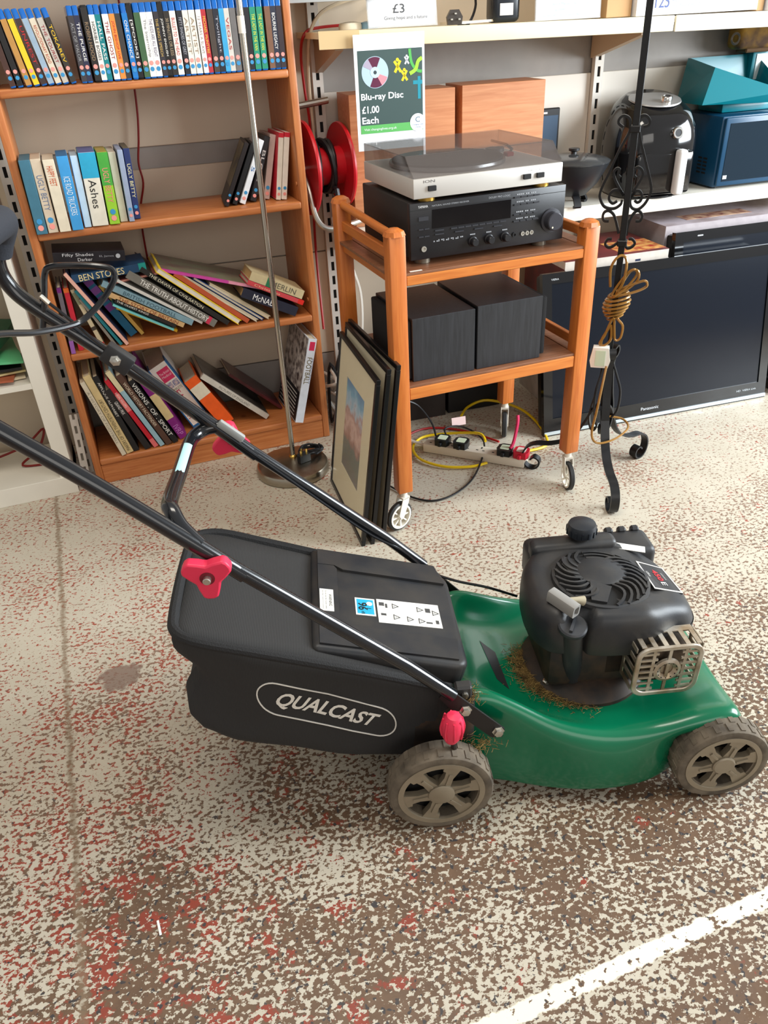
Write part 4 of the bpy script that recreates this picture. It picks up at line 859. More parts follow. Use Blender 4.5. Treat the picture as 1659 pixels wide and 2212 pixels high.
DKB = mat('dark_brown_filler', (44, 34, 28), .7, var=.3, vscale=9)  # dark boxes added to stand in for shade and dim items behind trolley
carton('dark_filler_box', 'low dark brown storage box in shadow behind trolley', (.83, 2.455, 0), WA, .30, .20, .24, DKB, (('lid_rim', (-.004, .304, -.004, .204, .20, .214), mat('black_lid_rim', (24, 22, 22), .5)),))
carton('dark_filler_box', 'low black storage box behind rear trolley castor', (1.145, 2.440, 0), WA, .21, .20, .22, mat('black_filler', (22, 22, 24), .5), (('lid_rim', (-.004, .214, -.004, .204, .18, .194), mat('grey_lid_rim', (40, 40, 44), .4)),))
# ================================================================== CABLE REEL
RED = mat('reel_red', (196, 22, 34), .38); rl = thing('cable_reel', 'red cable reel wound with black flex beside bookcase', 'cable reel', (.713, 2.585, .885), (0, 0, .05))
def disc(x, r, nm): MB().lathe([(.030, -.003), (r - .008, -.003), (r, -.006), (r + .002, 0), (r, .006), (r - .008, .003), (.030, .003)], 44, T(x, 0, 0) @ Ry(PI / 2)).build(nm, RED, rl)
disc(.0, .138, 'flange'); disc(.122, .124, 'flange')
MB().lathe([(.056, .003), (.056, .122)], 28, Ry(PI / 2)).build('drum', RED, rl)
wp_ = []
for k in range(150):
    a = k * .42; t = k / 150; wp_.append((.012 + .070 * (.5 - .5 * math.cos(t * PI * 5)), (.068 + .010 * t) * math.cos(a), (.068 + .010 * t) * math.sin(a)))
wp_ += [(.07, -.085, -.06), (.075, -.10, -.16), (.08, -.10, -.30), (.09, -.08, -.50)]
MB().tube(wp_, .0085, 6).build('wound_flex', BLK, rl)
MB().tube([(-.012, 0, 0), (.145, 0, 0)], .012, 10).build('axle', ZINC, rl)
MB().tube(cat([(-.012, .0, .0), (-.016, -.06, -.05), (-.012, -.10, -.13), (.02, -.11, -.165), (.09, -.10, -.165), (.16, -.08, -.16)], 5), .009, 10).build('tube_stand', ZINC, rl)
MB().tube([(-.012, .02, .175), (.10, .02, .185)], .010, 10).build('tube_stand', ZINC, rl)

# ================================================================== THINGS ON THE LOWER WALL SHELF
def sp_box(label, x0, x1, y0, dep, h, yaw):
    r = thing('teak_loudspeaker', label, 'speaker', (x0, y0, .7005), (0, 0, yaw)); w = x1 - x0
    MB().box(0, w, 0, dep, 0, h, .001, 1).build('cabinet', TEAKBOX, r, 0)
    MB().box(.008, w - .008, dep, dep + .004, .008, h - .008).build('rear_panel', DARK, r, 0)
sp_box('left teak speaker cabinet, half behind the price poster', .850, 1.195, 2.520, .15, .385, WA)
sp_box('right teak speaker cabinet above turntable lid', 1.222, 1.510, 2.500, .15, .387, WA)
wk = thing('lidded_wok', 'black electric wok with glass lid on stand right of turntable', 'wok', (1.612, 2.440, .7005))
MB().lathe([(.030, .030), (.05, .034), (.085, .07), (.112, .118), (.121, .136), (.118, .138), (.108, .118), (.08, .074), (.0, .05)], 36).build('bowl', mat('wok_black', (34, 36, 40), .35), wk)
MB().lathe([(.121, .137), (.123, .141), (.114, .146), (.08, .155), (.04, .161), (.0, .163)], 36).build('lid', mat('wok_lid', (72, 74, 76), .12, .3), wk)
MB().lathe([(.010, .160), (.009, .168), (.018, .172), (.018, .179), (.0, .181)], 18).build('lid_knob', BLACK, wk)
for k in range(3):
    a = k * 2 * PI / 3 + .3; d = Vector((math.cos(a), math.sin(a), 0)); MB().strap(cat([d * .03 + Z * .04, d * .06 + Z * .028, d * .075 + Z * .006, d * .062 + Z * .003], 4), .024, .008, Vector((-d.y, d.x, 0))).build('stand_foot', BLACK, wk, 40)
ms = thing('small_monitor', 'small black monitor behind the wok', 'monitor', (1.565, 2.630, .7005), (0, 0, -.05))
MB().box(0, .10, 0, .016, .03, .285, .003, 1).build('casing', BLACK, ms); MB().box(.008, .092, -.001, 0, .15, .262).build('screen', mat('blue_grey_screen', (70, 90, 112), .2), ms, 0)
MB().box(.03, .05, -.0006, 0, .268, .274).build('logo', ink((206, 206, 206)), ms, 0); MB().box(.01, .09, -.03, .04, 0, .012, .002, 1).build('stand', BLACK, ms); MB().box(.04, .06, .002, .014, .01, .05).build('neck', BLACK, ms, 0)
# air fryer
GLB = mat('gloss_black', (15, 15, 17), .09, coat=.6)
af = thing('air_fryer', 'glossy black air fryer with silver lid on white shelf', 'air fryer', (1.940, 2.480, .7005), (0, 0, math.radians(-10)))
def egg(z): 
    t = z / .315; w = .132 + .016 * math.sin(PI * min(t * 1.1, 1)) - .034 * max(0, t - .62) ** 2 / .144; return w
vs = []; fs = []; zs = [0, .004, .03, .07, .11, .15, .19, .22, .25, .275, .292, .302]; n = 40
for j, z in enumerate(zs):
    sx_ = egg(z) - (.020 if j == len(zs) - 1 else .008 if j == len(zs) - 2 else 0) - (.006 if j == 0 else 0)
    for i in range(n):
        a = 2 * PI * i / n; q = 3.0
        cx, sy2 = math.cos(a), math.sin(a); rr = (abs(cx) ** q + abs(sy2) ** q) ** (-1 / q)
        zz = z + (.022 * sy2 * min(1, max(0, (z - .2) / .08)))
        vs.append((sx_ * rr * cx, sx_ * .95 * rr * sy2, zz))
for j in range(len(zs) - 1):
    for i in range(n): fs.append((j * n + i, j * n + (i + 1) % n, (j + 1) * n + (i + 1) % n, (j + 1) * n + i))
fs.append(tuple(range(n))[::-1]); fs.append(tuple((len(zs) - 1) * n + i for i in range(n)))
MB().add(vs, fs).build('body', GLB, af, 60)
Ml = T(0, -.010, .2965) @ Rx(.19)
MB().lathe([(.086, 0), (.090, .002), (.088, .006), (0, .008)], 40, Ml @ Matrix.Diagonal((1, .95, 1, 1))).build('lid_plate', mat('silver_lid', (176, 174, 172), .3, .6), af)
for nm, Mk in (('timer_knob', Ml @ T(.018, -.045, .006)), ('temperature_knob', T(.03, -.128, .205) @ Rx(PI / 2 - .15))):
    MB().lathe([(.019, 0), (.019, .016), (.017, .019), (.012, .019), (.012, .017), (0, .017)], 24, Mk).build(nm, CHROME, af); MB().cyl(.0115, .017, .0175, 20, Mk).build('knob_face', BLACK, af)
MB().box(-.105, .105, -.142, -.12, .012, .150, .012, 3).build('basket', GLB, af)
MB().box(.030, .062, -.178, -.140, .014, .158, .010, 3).build('basket_handle', mat('white_handle', (226, 226, 226), .3), af)
MB().lathe([(.125, 0), (.125, .006), (.118, .006)], 36, T(0, -.006, -.0003)).build('base_ring', BLACK, af)
# microwave with scale on top
MW = mat('blue_enamel', (16, 62, 92), .3); mw = thing('microwave_oven', 'dark blue microwave oven at right end of lower shelf', 'microwave', (2.160, 2.372, .7005), (0, 0, WA))
MB().box(0, .48, 0, .25, .006, .236, .006, 2).build('casing', MW, mw)
MB().box(.008, .36, -.012, 0, .010, .232, .006, 2).build('door', MW, mw); MB().box(.026, .345, -.0135, -.011, .026, .214).build('door_glass', mat('oven_glass', (18, 34, 46), .06, spec=.7), mw, 0)
MB().box(.37, .475, -.008, 0, .010, .232, .003, 1).build('control_panel', BLACK, mw)
for j in range(2):
    for k in range(5): MB().box(-.0008, 0, .05 + j * .03, .072 + j * .03, .045 + k * .012, .051 + k * .012).build('vent_slot', DARK, mw, 0)
for x in (.03, .45):
    for y in (.03, .22): MB().cyl(.012, -.0002, .007, 12, T(x, y, 0)).build('foot', BLACK, mw)
MB().box(.028, .044, -.0142, -.0134, .034, .046).build('door_mark', ink((200, 206, 206)), mw, 0)
TEALM = mat('teal_plastic', (4, 110, 122), .28); sc = thing('kitchen_scale', 'teal kitchen scale with tilted scoop pan on microwave', 'scale', (2.185, 2.430, .9370), (0, 0, WA))
MB().box(.03, .30, .02, .16, 0, .032, .006, 2).build('base', TEALM, sc)
o_ = [(-.085, -.02, .036), (.22, -.02, .026), (.22, .13, .026), (-.085, .13, .036)]; t__ = [(-.075, -.045, .150), (.24, -.045, .060), (.24, .16, .17), (-.04, .16, .17)]
i2 = [(x * .97 + .004, y * .93 + .004, z + .006) for x, y, z in o_]; u3 = [(x * .975 + .003, y * .93 + .004, z) for x, y, z in t__]
MB().add(o_ + t__ + u3 + i2, [(3, 2, 1, 0)] + [(i, (i + 1) % 4, 4 + (i + 1) % 4, 4 + i) for i in range(4)] + [(4 + i, 4 + (i + 1) % 4, 8 + (i + 1) % 4, 8 + i) for i in range(4)] + [(8 + i, 8 + (i + 1) % 4, 12 + (i + 1) % 4, 12 + i) for i in range(4)] + [(12, 13, 14, 15)]).build('scoop_pan', TEALM, sc, 0)
MB().box(.20, .34, .12, .18, .03, .185, .006, 2).build('display_head', TEALM, sc); MB().box(.215, .33, .117, .12, .09, .17).build('display_panel', mat('pale_display', (196, 206, 206), .3), sc, 0)
cb = thing('cloth_pouch', 'brown and yellow cloth pouch with metal ring above scale', 'pouch', (2.30, 2.545, 1.125), (0, 0, WA))
MB().box(0, .20, -.04, .04, 0, .085, .02, 3).build('pouch_body', mat('brown_yellow_cloth', (150, 112, 36), .85, var=1, vscale=14, rgb2=(70, 48, 30)), cb)
MB().sweep([(-.012 + .016 * math.cos(2 * PI * i / 20), -.03, .035 + .016 * math.sin(2 * PI * i / 20)) for i in range(20)], [(.004 * math.cos(q), .004 * math.sin(q)) for q in (0, 1.57, 3.14, 4.71)], None, True).build('ring', mat('dull_metal', (120, 112, 104), .4, .8), cb)
MB().box(.04, .16, -.03, .03, -.011, .004, .004, 1).build('pouch_base', mat('pouch_base_cloth', (84, 60, 34), .85), cb)

# ------------------------------------------------------------------ price poster
po = thing('price_poster', 'disc price poster hanging from cream shelf edge', 'poster', (.8300, 2.393, .945), (math.radians(.5), 0, WA))
MB().box(0, .21, -.0005, .0005, 0, .297).build('paper', ink((240, 242, 246)), po, 0)
MB().box(.010, .203, -.0009, -.0005, .046, .258).build('printed_panel', ink((62, 82, 80)), po, 0)
MB().box(.010, .203, -.0012, -.0009, .046, .068).build('green_band', ink((96, 178, 96)), po, 0)
dc = Vector((.060, -.0012, .203)); Md = T(*dc) @ Rx(PI / 2)
MB().cyl(.040, 0, .0003, 40, Md).build('disc_picture', ink((176, 200, 214)), po, 0)
for a0, a1, cc in ((65, 120, (92, 28, 60)), (245, 300, (92, 28, 60)), (300, 340, (226, 140, 150)), (120, 155, (170, 160, 180))):
    pts = [(0, 0)] + [(.0385 * math.cos(math.radians(a0 + (a1 - a0) * k / 8)), .0385 * math.sin(math.radians(a0 + (a1 - a0) * k / 8))) for k in range(9)]
    MB().prism(pts, .0003, .0006, Md).build('disc_sheen', ink(cc), po, 0)
MB().cyl(.014, .0006, .0008, 24, Md).build('disc_hub', ink((190, 222, 230)), po, 0); MB().cyl(.005, .0008, .001, 16, Md).build('disc_hole', ink((60, 70, 74)), po, 0)
WT = ink((244, 246, 248))
text('Blu-ray Disc', .128, .022, (.079, -.0013, .140), X, Z, WT, po, 'poster_lettering', .02)
text('£1.00', .052, .019, (.042, -.0013, .109), X, Z, WT, po, 'poster_lettering', .02); text('Each', .050, .018, (.040, -.0013, .081), X, Z, WT, po, 'poster_lettering', .02)
text('Visit changinglives.org.uk', .100, .008, (.070, -.0015, .056), X, Z, WT, po, 'poster_lettering')
MB().cyl(.024, .0004, .0008, 32, T(.186, -.0009, .066) @ Rx(PI / 2)).build('logo_circle', ink((236, 240, 244)), po, 0)
text('C', .014, .014, (.186, -.0020, .074), X, Z, ink((80, 110, 130)), po, 'logo_lettering'); text('Changing Lives', .034, .005, (.186, -.0020, .060), X, Z, ink((110, 130, 160)), po, 'logo_lettering'); text('Charity', .018, .005, (.186, -.0020, .053), X, Z, ink((110, 130, 160)), po, 'logo_lettering')
def star(cx, cz, s, cc):
    for a in (60, -55): MB().box(-s, s, -.0012, -.0009, -s * .22, s * .22, M=T(cx, 0, cz) @ Ry(-math.radians(a))).build('star_figure', ink(cc), po, 0)
    MB().cyl(s * .28, .0009, .0013, 12, T(cx, 0, cz + s * 1.0) @ Rx(PI / 2)).build('star_figure', ink(cc), po, 0)
star(.128, .214, .017, (230, 206, 40)); star(.156, .228, .011, (206, 206, 214)); star(.148, .190, .015, (230, 206, 40))
MB().strap(cat([(.165, -.0012, .256), (.170, -.0012, .222), (.186, -.0012, .202), (.201, -.0012, .198)], 5), .0006, .008, Y).build('ribbon', ink((84, 176, 84)), po, 0)
MB().strap(cat([(.164, -.0016, .194), (.182, -.0016, .204), (.190, -.0016, .224), (.202, -.0016, .232)], 5), .0006, .010, Y).build('ribbon', ink((160, 206, 60)), po, 0)
MB().box(.174, .202, -.0012, -.0009, .166, .176).build('teal_cross', ink((30, 140, 160)), po, 0); MB().box(.188, .197, -.0013, -.0009, .128, .186).build('teal_cross', ink((30, 140, 160)), po, 0)

# ------------------------------------------------------------------ things on the upper wall shelf
def on_up(x, dy): return (x, YF(x) + dy, ZU(x) + .003)
ACR = mat('clear_acrylic', (236, 240, 244), .05, alpha=.22)
def sign(label, x0, w, h, dy, lean, lines, pcol):
    r = thing('sign_holder', label, 'sign', on_up(x0, dy), (-lean, 0, WA))
    MB().box(.0, w, .001, .0018, .004, h).build('paper', ink(pcol), r, 0)
    MB().box(-.004, w + .006, -.002, -.0005, 0, h, .0004, 1).build('acrylic_front', ACR, r); MB().box(-.004, w + .006, .003, .0045, 0, h, .0004, 1).build('acrylic_back', ACR, r)
    MB().box(-.004, w + .006, -.002, .06, 0, .003).build('acrylic_foot', ACR, r, 0)
    for s, tw, th_, tx, tz, cc in lines: text(s, tw, th_, (tx, -.0024, tz), X, Z, ink(cc), r, 'sign_lettering')
sign('acrylic sign with handwritten price on cream shelf', .905, .20, .21, .05, .18, (('£3', .035, .022, .09, .046, (60, 60, 62)), ('Giving hope and a future', .13, .011, .11, .022, (70, 70, 74))), (232, 228, 226))
sign('clear acrylic notice with pale blue printed text on shelf', 1.405, .205, .21, .015, .06, (('This is always at the', .11, .009, .13, .056, (150, 168, 206)), ('Store Manager and is an act of', .14, .009, .12, .040, (150, 168, 206)), ('goodwill.', .04, .009, .08, .026, (150, 168, 206)), ('Comply with the Consumer Rights Act 2015', .17, .008, .105, .012, (150, 168, 206))), (226, 230, 242))
pp = thing('mains_plug', 'grey black plug lying on cream shelf beside acrylic sign', 'plug', on_up(1.16, .045), (0, 0, -.3))
MB().prism([(-.020, 0), (.020, 0), (.023, .020), (.012, .038), (-.012, .038), (-.023, .020)], -.012, .012, frame((0, 0, 0), (1, 0, 0), (0, 0, 1))).build('plug_body', mat('grey_plug', (66, 60, 56), .4), pp, 25)
for x, z in ((-.011, .014), (.011, .014), (0, .028)): MB().box(x - .003, x + .003, -.028, -.012, z - .0018, z + .0018).build('pin', ZINC, pp, 0)
cable('black_cable', 'black cable behind plug on cream shelf', [on_up(1.18, .06), on_up(1.23, .10), (1.26, 2.49, 1.30), (1.25, 2.5, 1.36), (1.28, 2.5, 1.40)], .004, BLK)
dv = thing('black_gadget', 'black moulded gadget with white sticker on cream shelf', 'gadget', on_up(1.285, .045), (0, 0, WA))
MB().box(0, .085, 0, .07, 0, .13, .014, 3).build('casing', mat('gadget_black', (32, 36, 42), .25), dv); MB().box(.018, .060, -.0008, 0, .018, .048).build('sticker', ink((232, 222, 210)), dv, 0)
sheet('leaflet', 'pale leaflets lying flat on cream shelf behind plug', 'leaflet', (on_up(1.24, 0)[0], YF(1.24) + .10, ZU(1.24) + .006), (0, 0, .1), .16, .10, .006, paint((226, 216, 196)), .002, 2)
for x, cc, lb, rr in ((.868, (226, 214, 192), 'round cream plastic cap on left end of cream shelf', .034), (.925, (150, 190, 216), 'round pale blue cap half behind acrylic sign', .026)):
    o = MB().lathe([(rr, 0), (rr, .010), (rr * .9, .016), (rr * .4, .019), (0, .0195)], 28).build('round_cap', mat('cap_%d' % cc[0], cc, .35)); o.location = on_up(x, .11); tag(o, lb, 'cap')
CARD = mat('brown_cardboard', (190, 150, 104), .75, var=.1, vscale=8)
carton('cardboard_box', 'plain brown cardboard box between notice and white carton', on_up(1.645, .03), WA, .085, .2, .22, CARD)
wc = carton('white_carton', 'white carton with large blue model number on upper shelf', on_up(1.735, .012), WA, .435, .24, .22, paint((238, 238, 240)), (('label_outline', (.04, .10, -.0006, 0, .068, .1), ink((110, 120, 160))), ('label_inner', (.043, .097, -.0009, -.0005, .071, .1), paint((238, 238, 240)))))
text('7125', .075, .034, (.075, -.0012, .036), X, Z, ink((60, 80, 140)), wc, 'carton_lettering')
for k, s in enumerate(('AM/FM Stereo RECEIVER', 'RECEPTEUR AM/FM Stereo', 'Stereo MW/UKW RECEIVER')): text(s, .105, .008, (.175, -.0012, .050 - .013 * k), X, Z, ink((120, 130, 170)), wc, 'carton_lettering')
carton('white_carton', 'plain white carton at far right of upper shelf', on_up(2.215, .010), WA, .35, .22, .22, paint((236, 236, 238)))
carton('cardboard_box', 'beige carton edge between the two white cartons', on_up(2.182, .03), WA, .026, .2, .20, CARD)
# ================================================================== LAWN MOWER (local x forward, y away from camera, z up)
mo = thing('lawn_mower', 'green petrol lawn mower with black grass bag and folding handle', 'lawn mower', (.374, .826, 0), (0, 0, math.radians(-16)))
GREEN = mat('green_enamel', (2, 104, 70), .24, coat=.25, var=.12, vscale=9, bump=.03, bscale=40)
BP = mat('mower_black_plastic', (36, 38, 42), .46, var=.25, vscale=16, rgb2=(52, 50, 48), bump=.06, bscale=300)
GREASE = mat('dirty_black_metal', (34, 29, 26), .6, var=.8, vscale=30, rgb2=(62, 46, 34))
BARM = mat('black_gloss_tube', (20, 22, 26), .2, coat=.5)
PINKK = mat('red_knob_plastic', (222, 48, 80), .42)
SILVM = mat('silver_shield', (200, 192, 178), .34, .7, var=.2, vscale=25, rgb2=(150, 132, 108))
# ---- deck
CV = .24
ST_ = [(.040, .165, .150, .240, .10, .222, 0), (.085, .165, .153, .258, .10, .214, 0), (.125, .172, .160, .240, .125, .186, 0), (.174, .190, .172, .212, .14, .164, 0), (.223, .206, .190, .184, .15, .158, 0), (.308, .221, .202, .160, .16, .152, 0),
       (.390, .215, .200, .157, .16, .152, .0), (.435, .198, .198, .168, .15, .156, .45), (.470, .176, .196, .180, .14, .164, 1), (.520, .168, .196, .188, .13, .170, 1), (.555, .165, .193, .186, .13, .168, 1), (.570, .163, .186, .170, .13, .160, 1), (.574, .160, .178, .140, .12, .12, 1), (.574, .158, .172, .06, .10, .05, 1)]
def deck_section(u, hb, hc, cz, hi, zi, f):
    a = [(hb, .030), (hb + .003, .065), (hb - .001, .100), (hb - .004, max(cz - .036, .105)), (hc + .007, cz - .016), (hc - .003, cz - .003), (hc - .020, cz), (hi, zi + .004), (hi * .6, zi), (0, zi)]
    b = [(hb, .030), (hb, min(.10, cz - .02)), (hb + .003, min(.142, cz - .012)), (hc + .010, min(.148, cz - .010)), (hc + .011, min(.168, cz - .008)), (hc + .003, cz - .004), (hc - .016, cz), (hi, zi + .004), (hi * .6, zi), (0, zi)]
    h = [(p[0] * (1 - f) + q[0] * f, p[1] * (1 - f) + q[1] * f) for p, q in zip(a, b)]
    return [(u, CV - w, z) for w, z in h] + [(u, CV + w, z) for w, z in h[-2::-1]]
secs = [deck_section(*s) for s in ST_]; k = len(secs[0])
dm = MB().add([p for s in secs for p in s], [(i * k + j, i * k + j + 1, (i + 1) * k + j + 1, (i + 1) * k + j) for i in range(len(secs) - 1) for j in range(k - 1)])
deck = dm.build('deck', GREEN, mo, 0)
for p in deck.data.polygons: p.use_smooth = True
md = deck.modifiers.new('thickness', 'SOLIDIFY'); md.thickness = .004; md.offset = -1
md = deck.modifiers.new('smooth', 'SUBSURF'); md.levels = 2; md.render_levels = 2
MB().box(-.045, .055, .085, .395, .05, .225, .01, 2).build('rear_housing', GREASE, mo)
MB().box(.06, .50, .09, .39, .055, .145, .01, 1).build('cutter_housing', DARK, mo)
for v in (.075, .405): MB().tube([(.052, v, .17), (.052, v, .262)], .020, 12).build('hinge_pillar', GREASE, mo)
MB().box(.035, .066, .066, .088, .235, .290, .004, 1).build('hinge_bracket', BP, mo); MB().cyl(.006, 0, .006, 10, T(.052, .066, .275) @ Rx(PI / 2)).build('bolt', ZINC, mo)
bpy.context.view_layer.update(); _dg = bpy.context.evaluated_depsgraph_get(); _dm = deck.evaluated_get(_dg).to_mesh()
DT = BVHTree.FromPolygons([v.co[:] for v in _dm.vertices], [p.vertices[:] for p in _dm.polygons])
def deck_z(u, v, dflt=.16):
    h = DT.ray_cast(Vector((u, v, .6)), -Z); return h[0].z if h[0] else dflt
dl = MB(); g_ = [[tuple((p * (1 - i / 6) + q * i / 6) for p, q in zip((.124 + .014 * j / 8, .292 - .106 * j / 8), (.152 + .006 * j / 8, .268 - .104 * j / 8))) for j in range(9)] for i in range(7)]
dl.add([(u, v, deck_z(u, v) + .0009) for row in g_ for u, v in row], [(i * 9 + j, i * 9 + j + 1, (i + 1) * 9 + j + 1, (i + 1) * 9 + j) for i in range(6) for j in range(8)])
dl.build('deck_decal', mat('deck_decal', (40, 42, 44), .35), mo, 60)
# ---- wheels
RUBW = mat('dusty_tyre', (112, 101, 86), .85, var=.5, vscale=22, rgb2=(74, 66, 56), bump=.5, bscale=60); HUBM = mat('bronze_grey_hub', (146, 134, 114), .42, .25, var=.15, vscale=20)
def wheel(u, v, R, side):
    Mw = T(u, v, R) @ Rx(PI / 2 * side); rr = R - .0165; w = .046
    t = MB().lathe([(rr - .012, -.004), (rr, -.001), (rr + .006, 0), (R - .003, -.0015), (R, -.006), (R, -w + .006), (R - .004, -w), (rr - .01, -w), (rr - .012, -.004)], 48, Mw, False)
    for k in range(24):
        a = 2 * PI * k / 24
        t.box(R - .002, R + .0012, -.0045, .0045, -.022, -.005, M=Mw @ Rz(a)); t.box(R - .002, R + .0012, -.0045, .0045, -w + .005, -.024, M=Mw @ Rz(a + PI / 24))
    ty = t.build('wheel', RUBW, mo, 40)
    n = 48; A = [(rr * math.cos(2 * PI * i / n), rr * math.sin(2 * PI * i / n)) for i in range(n)]; B = [(x * .875, y * .875) for x, y in A]
    MB().ring(A, B, -.014, .0005, Mw).build('wheel_rim', HUBM, ty)
    MB().cyl(rr * .9, -.030, -.026, 32, Mw).build('wheel_disc', DARK, ty, 0)
    MB().lathe([(rr * .30, -.026), (rr * .30, .001), (rr * .26, .003), (0, .003)], 28, Mw).build('hub_cap', HUBM, ty)
    r0, r1 = rr * .27, rr * .885
    for k in range(6):
        Ms = Mw @ Rz(k * PI / 3 + .25)
        s = MB().prism([(r0, -.011), (r0 + .02, -.0105), (r1 - .008, -.017), (r1, -.020), (r1, .013), (r1 - .012, .013), (r1 - .014, .007), (r0 + .02, .006), (r0, .011)], -.014, -.002, Ms)
        s.prism([(r0 + .004, -.004), (r1 - .018, -.006), (r1 - .018, .0), (r0 + .004, .0)], -.002, .0005, Ms)
        s.build('spoke', HUBM, ty, 30)
wheel(.0, .0, .096, 1); wheel(.527, .004, .088, 1); wheel(0, .48, .096, -1); wheel(.527, .476, .088, -1)
for u in (0, .527): MB().tube([(u, .03, .09), (u, .45, .09)], .008, 10).build('axle', GREASE, mo)
# ---- grass bag
FAB = bpy.data.materials.new('black_mesh_fabric'); FAB.use_nodes = True; nt = FAB.node_tree; p = nt.nodes['Principled BSDF']; p.inputs['Roughness'].default_value = .85; p.inputs['Base Color'].default_value = c(42, 41, 40)
tc = nn(nt, 'ShaderNodeTexCoord'); wv = nn(nt, 'ShaderNodeTexWave'); wv.wave_type = 'BANDS'; wv.bands_direction = 'X'; wv.inputs['Scale'].default_value = 120; wv.inputs['Distortion'].default_value = .3
nt.links.new(tc.outputs['Object'], wv.inputs['Vector']); bp = nn(nt, 'ShaderNodeBump'); bp.inputs['Strength'].default_value = .35; bp.inputs['Distance'].default_value = .001
nt.links.new(wv.outputs['Fac'], bp.inputs['Height']); nt.links.new(bp.outputs[0], p.inputs['Normal'])
mxx = nn(nt, 'ShaderNodeMix', data_type='RGBA'); mxx.inputs[6].default_value = c(34, 33, 33); mxx.inputs[7].default_value = c(48, 47, 46); nt.links.new(wv.outputs['Fac'], mxx.inputs[0]); nt.links.new(mxx.outputs[2], p.inputs['Base Color'])
def lerp(tab, u):
    for (a, *pa_), (b, *pb) in zip(tab, tab[1:]):
        if u <= b: t = (u - a) / (b - a); t = max(0, t); return [x + (y - x) * t for x, y in zip(pa_, pb)]
    return list(tab[-1][1:])
#        u     v0    v1    zbot  ztop
BAG = [(-.438, .125, .395, .270, .432), (-.434, .098, .410, .240, .443), (-.415, .086, .420, .215, .446), (-.37, .084, .422, .185, .432), (-.30, .086, .420, .155, .405), (-.20, .086, .416, .122, .368), (-.10, .084, .412, .098, .332), (.0, .085, .410, .085, .290), (.035, .09, .405, .085, .270)]
us = [-.438, -.434, -.426, -.415, -.40, -.38, -.36, -.33, -.30, -.27, -.24, -.21, -.18, -.15, -.12, -.09, -.06, -.03, 0, .02, .035]
bm_ = MB(); n = 72; vs = []
for u in us:
    v0, v1, zb, zt = lerp(BAG, u)
    for i in range(n):
        a = 2 * PI * i / n; q = 11; cx, sz_ = math.cos(a), math.sin(a); rr = (abs(cx) ** q + abs(sz_) ** q) ** (-1 / q)
        y = (v0 + v1) / 2 + (v1 - v0) / 2 * rr * cx; z = (zb + zt) / 2 + (zt - zb) / 2 * rr * sz_
        t = (z - zb) / (zt - zb); back = max(0, min(1, (-.30 - u) / .12))
        y += .016 * math.sin(PI * min(1, max(0, t))) * (1 if y < .25 else -1) * back * max(0, min(1, (abs(cx) - .5) * 4))
        uu_ = u + back * .030 * math.sin(PI * min(1, max(0, (t - .15) / .72))) ** 2
        w = noise.noise((u * 12, y * 8, z * 12)) * .005
        if z > zt - .012: w *= .5
        y += w * (1 if cx > 0 else -1) * (abs(cx) > .5); z += w * .6 * (sz_ > .8) - .008 * (sz_ > .8) * math.sin(PI * (y - v0) / (v1 - v0))
        vs.append((uu_, y, z))
m_ = len(us)
bm_.add(vs, [(j * n + i, j * n + (i + 1) % n, (j + 1) * n + (i + 1) % n, (j + 1) * n + i) for j in range(m_ - 1) for i in range(n)] + [tuple(range(n))[::-1], tuple((m_ - 1) * n + i for i in range(n))])
bag = bm_.build('grass_bag', FAB, mo, 70)
BT = BVHTree.FromPolygons([v.co[:] for v in bag.data.vertices], [p.vertices[:] for p in bag.data.polygons])
pip = [(.03, .082, .276), (-.10, .078, .333), (-.20, .078, .371), (-.30, .078, .408), (-.37, .080, .432), (-.405, .088, .441), (-.425, .106, .443), (-.434, .14, .442), (-.437, .25, .441), (-.434, .36, .440), (-.425, .392, .439), (-.405, .408, .435), (-.37, .415, .425), (-.30, .414, .399), (-.20, .411, .362), (-.05, .408, .305)]
MB().tube(cat(pip, 6), .0095, 10).build('bag_piping', mat('bag_piping', (32, 32, 33), .8, bump=.6, bscale=400), bag)
lw = ink((226, 222, 212))
lc = Vector((-.190, .0, .249)); lx_ = Vector((1, 0, -.46)).normalized(); lz = Vector((.30, 0, 1)).normalized()
text('QUALCAST', .190, .038, lc, lx_, lz, lw, bag, 'logo_lettering', .026, .28, (BT, (0, 1, 0), .0013))
pts = []
for (x, y) in rrect(.262, .074, .036, 8):
    P = lc + lx_ * x + Vector((.10, 0, 1)).normalized() * y; h = BT.ray_cast(P - Y * .3, Y)
    if h[0]: pts.append(h[0] - Y * .0010)
pts2 = []
for a, b in zip(pts, pts[1:] + pts[:1]):
    for q in range(4):
        P = a.lerp(b, q / 4); h = BT.ray_cast(P - Y * .2, Y); pts2.append((h[0] - Y * .0010) if h[0] else P)
MB().tube(pts2, .0014, 6, True).build('logo_outline', lw, bag)
# ---- rear flap over the bag mouth
fl = math.atan2(.070, .275)
FM = T(-.205, 0, .376) @ Ry(fl)
plan = [(.0, .112), (.268, .100), (.282, .112), (.282, .345), (.262, .395), (.0, .412)]
flap = MB(); bmx = bmesh.new()
vv = [bmx.verts.new((x, y, 0)) for x, y in plan]; ff = bmx.faces.new(vv); ex = bmesh.ops.extrude_face_region(bmx, geom=[ff]); [setattr(q, 'co', q.co + Vector((0, 0, -.052))) for q in ex['geom'] if isinstance(q, bmesh.types.BMVert)]
bmesh.ops.recalc_face_normals(bmx, faces=bmx.faces[:]); bmesh.ops.bevel(bmx, geom=[e for e in bmx.edges], offset=.011, segments=4, profile=.5, affect='EDGES'); bmx.verts.index_update()
flap.add([q.co[:] for q in bmx.verts], [[q.index for q in f.verts] for f in bmx.faces]); bmx.free()
fp = flap.build('rear_flap', BP, mo, 40, FM)
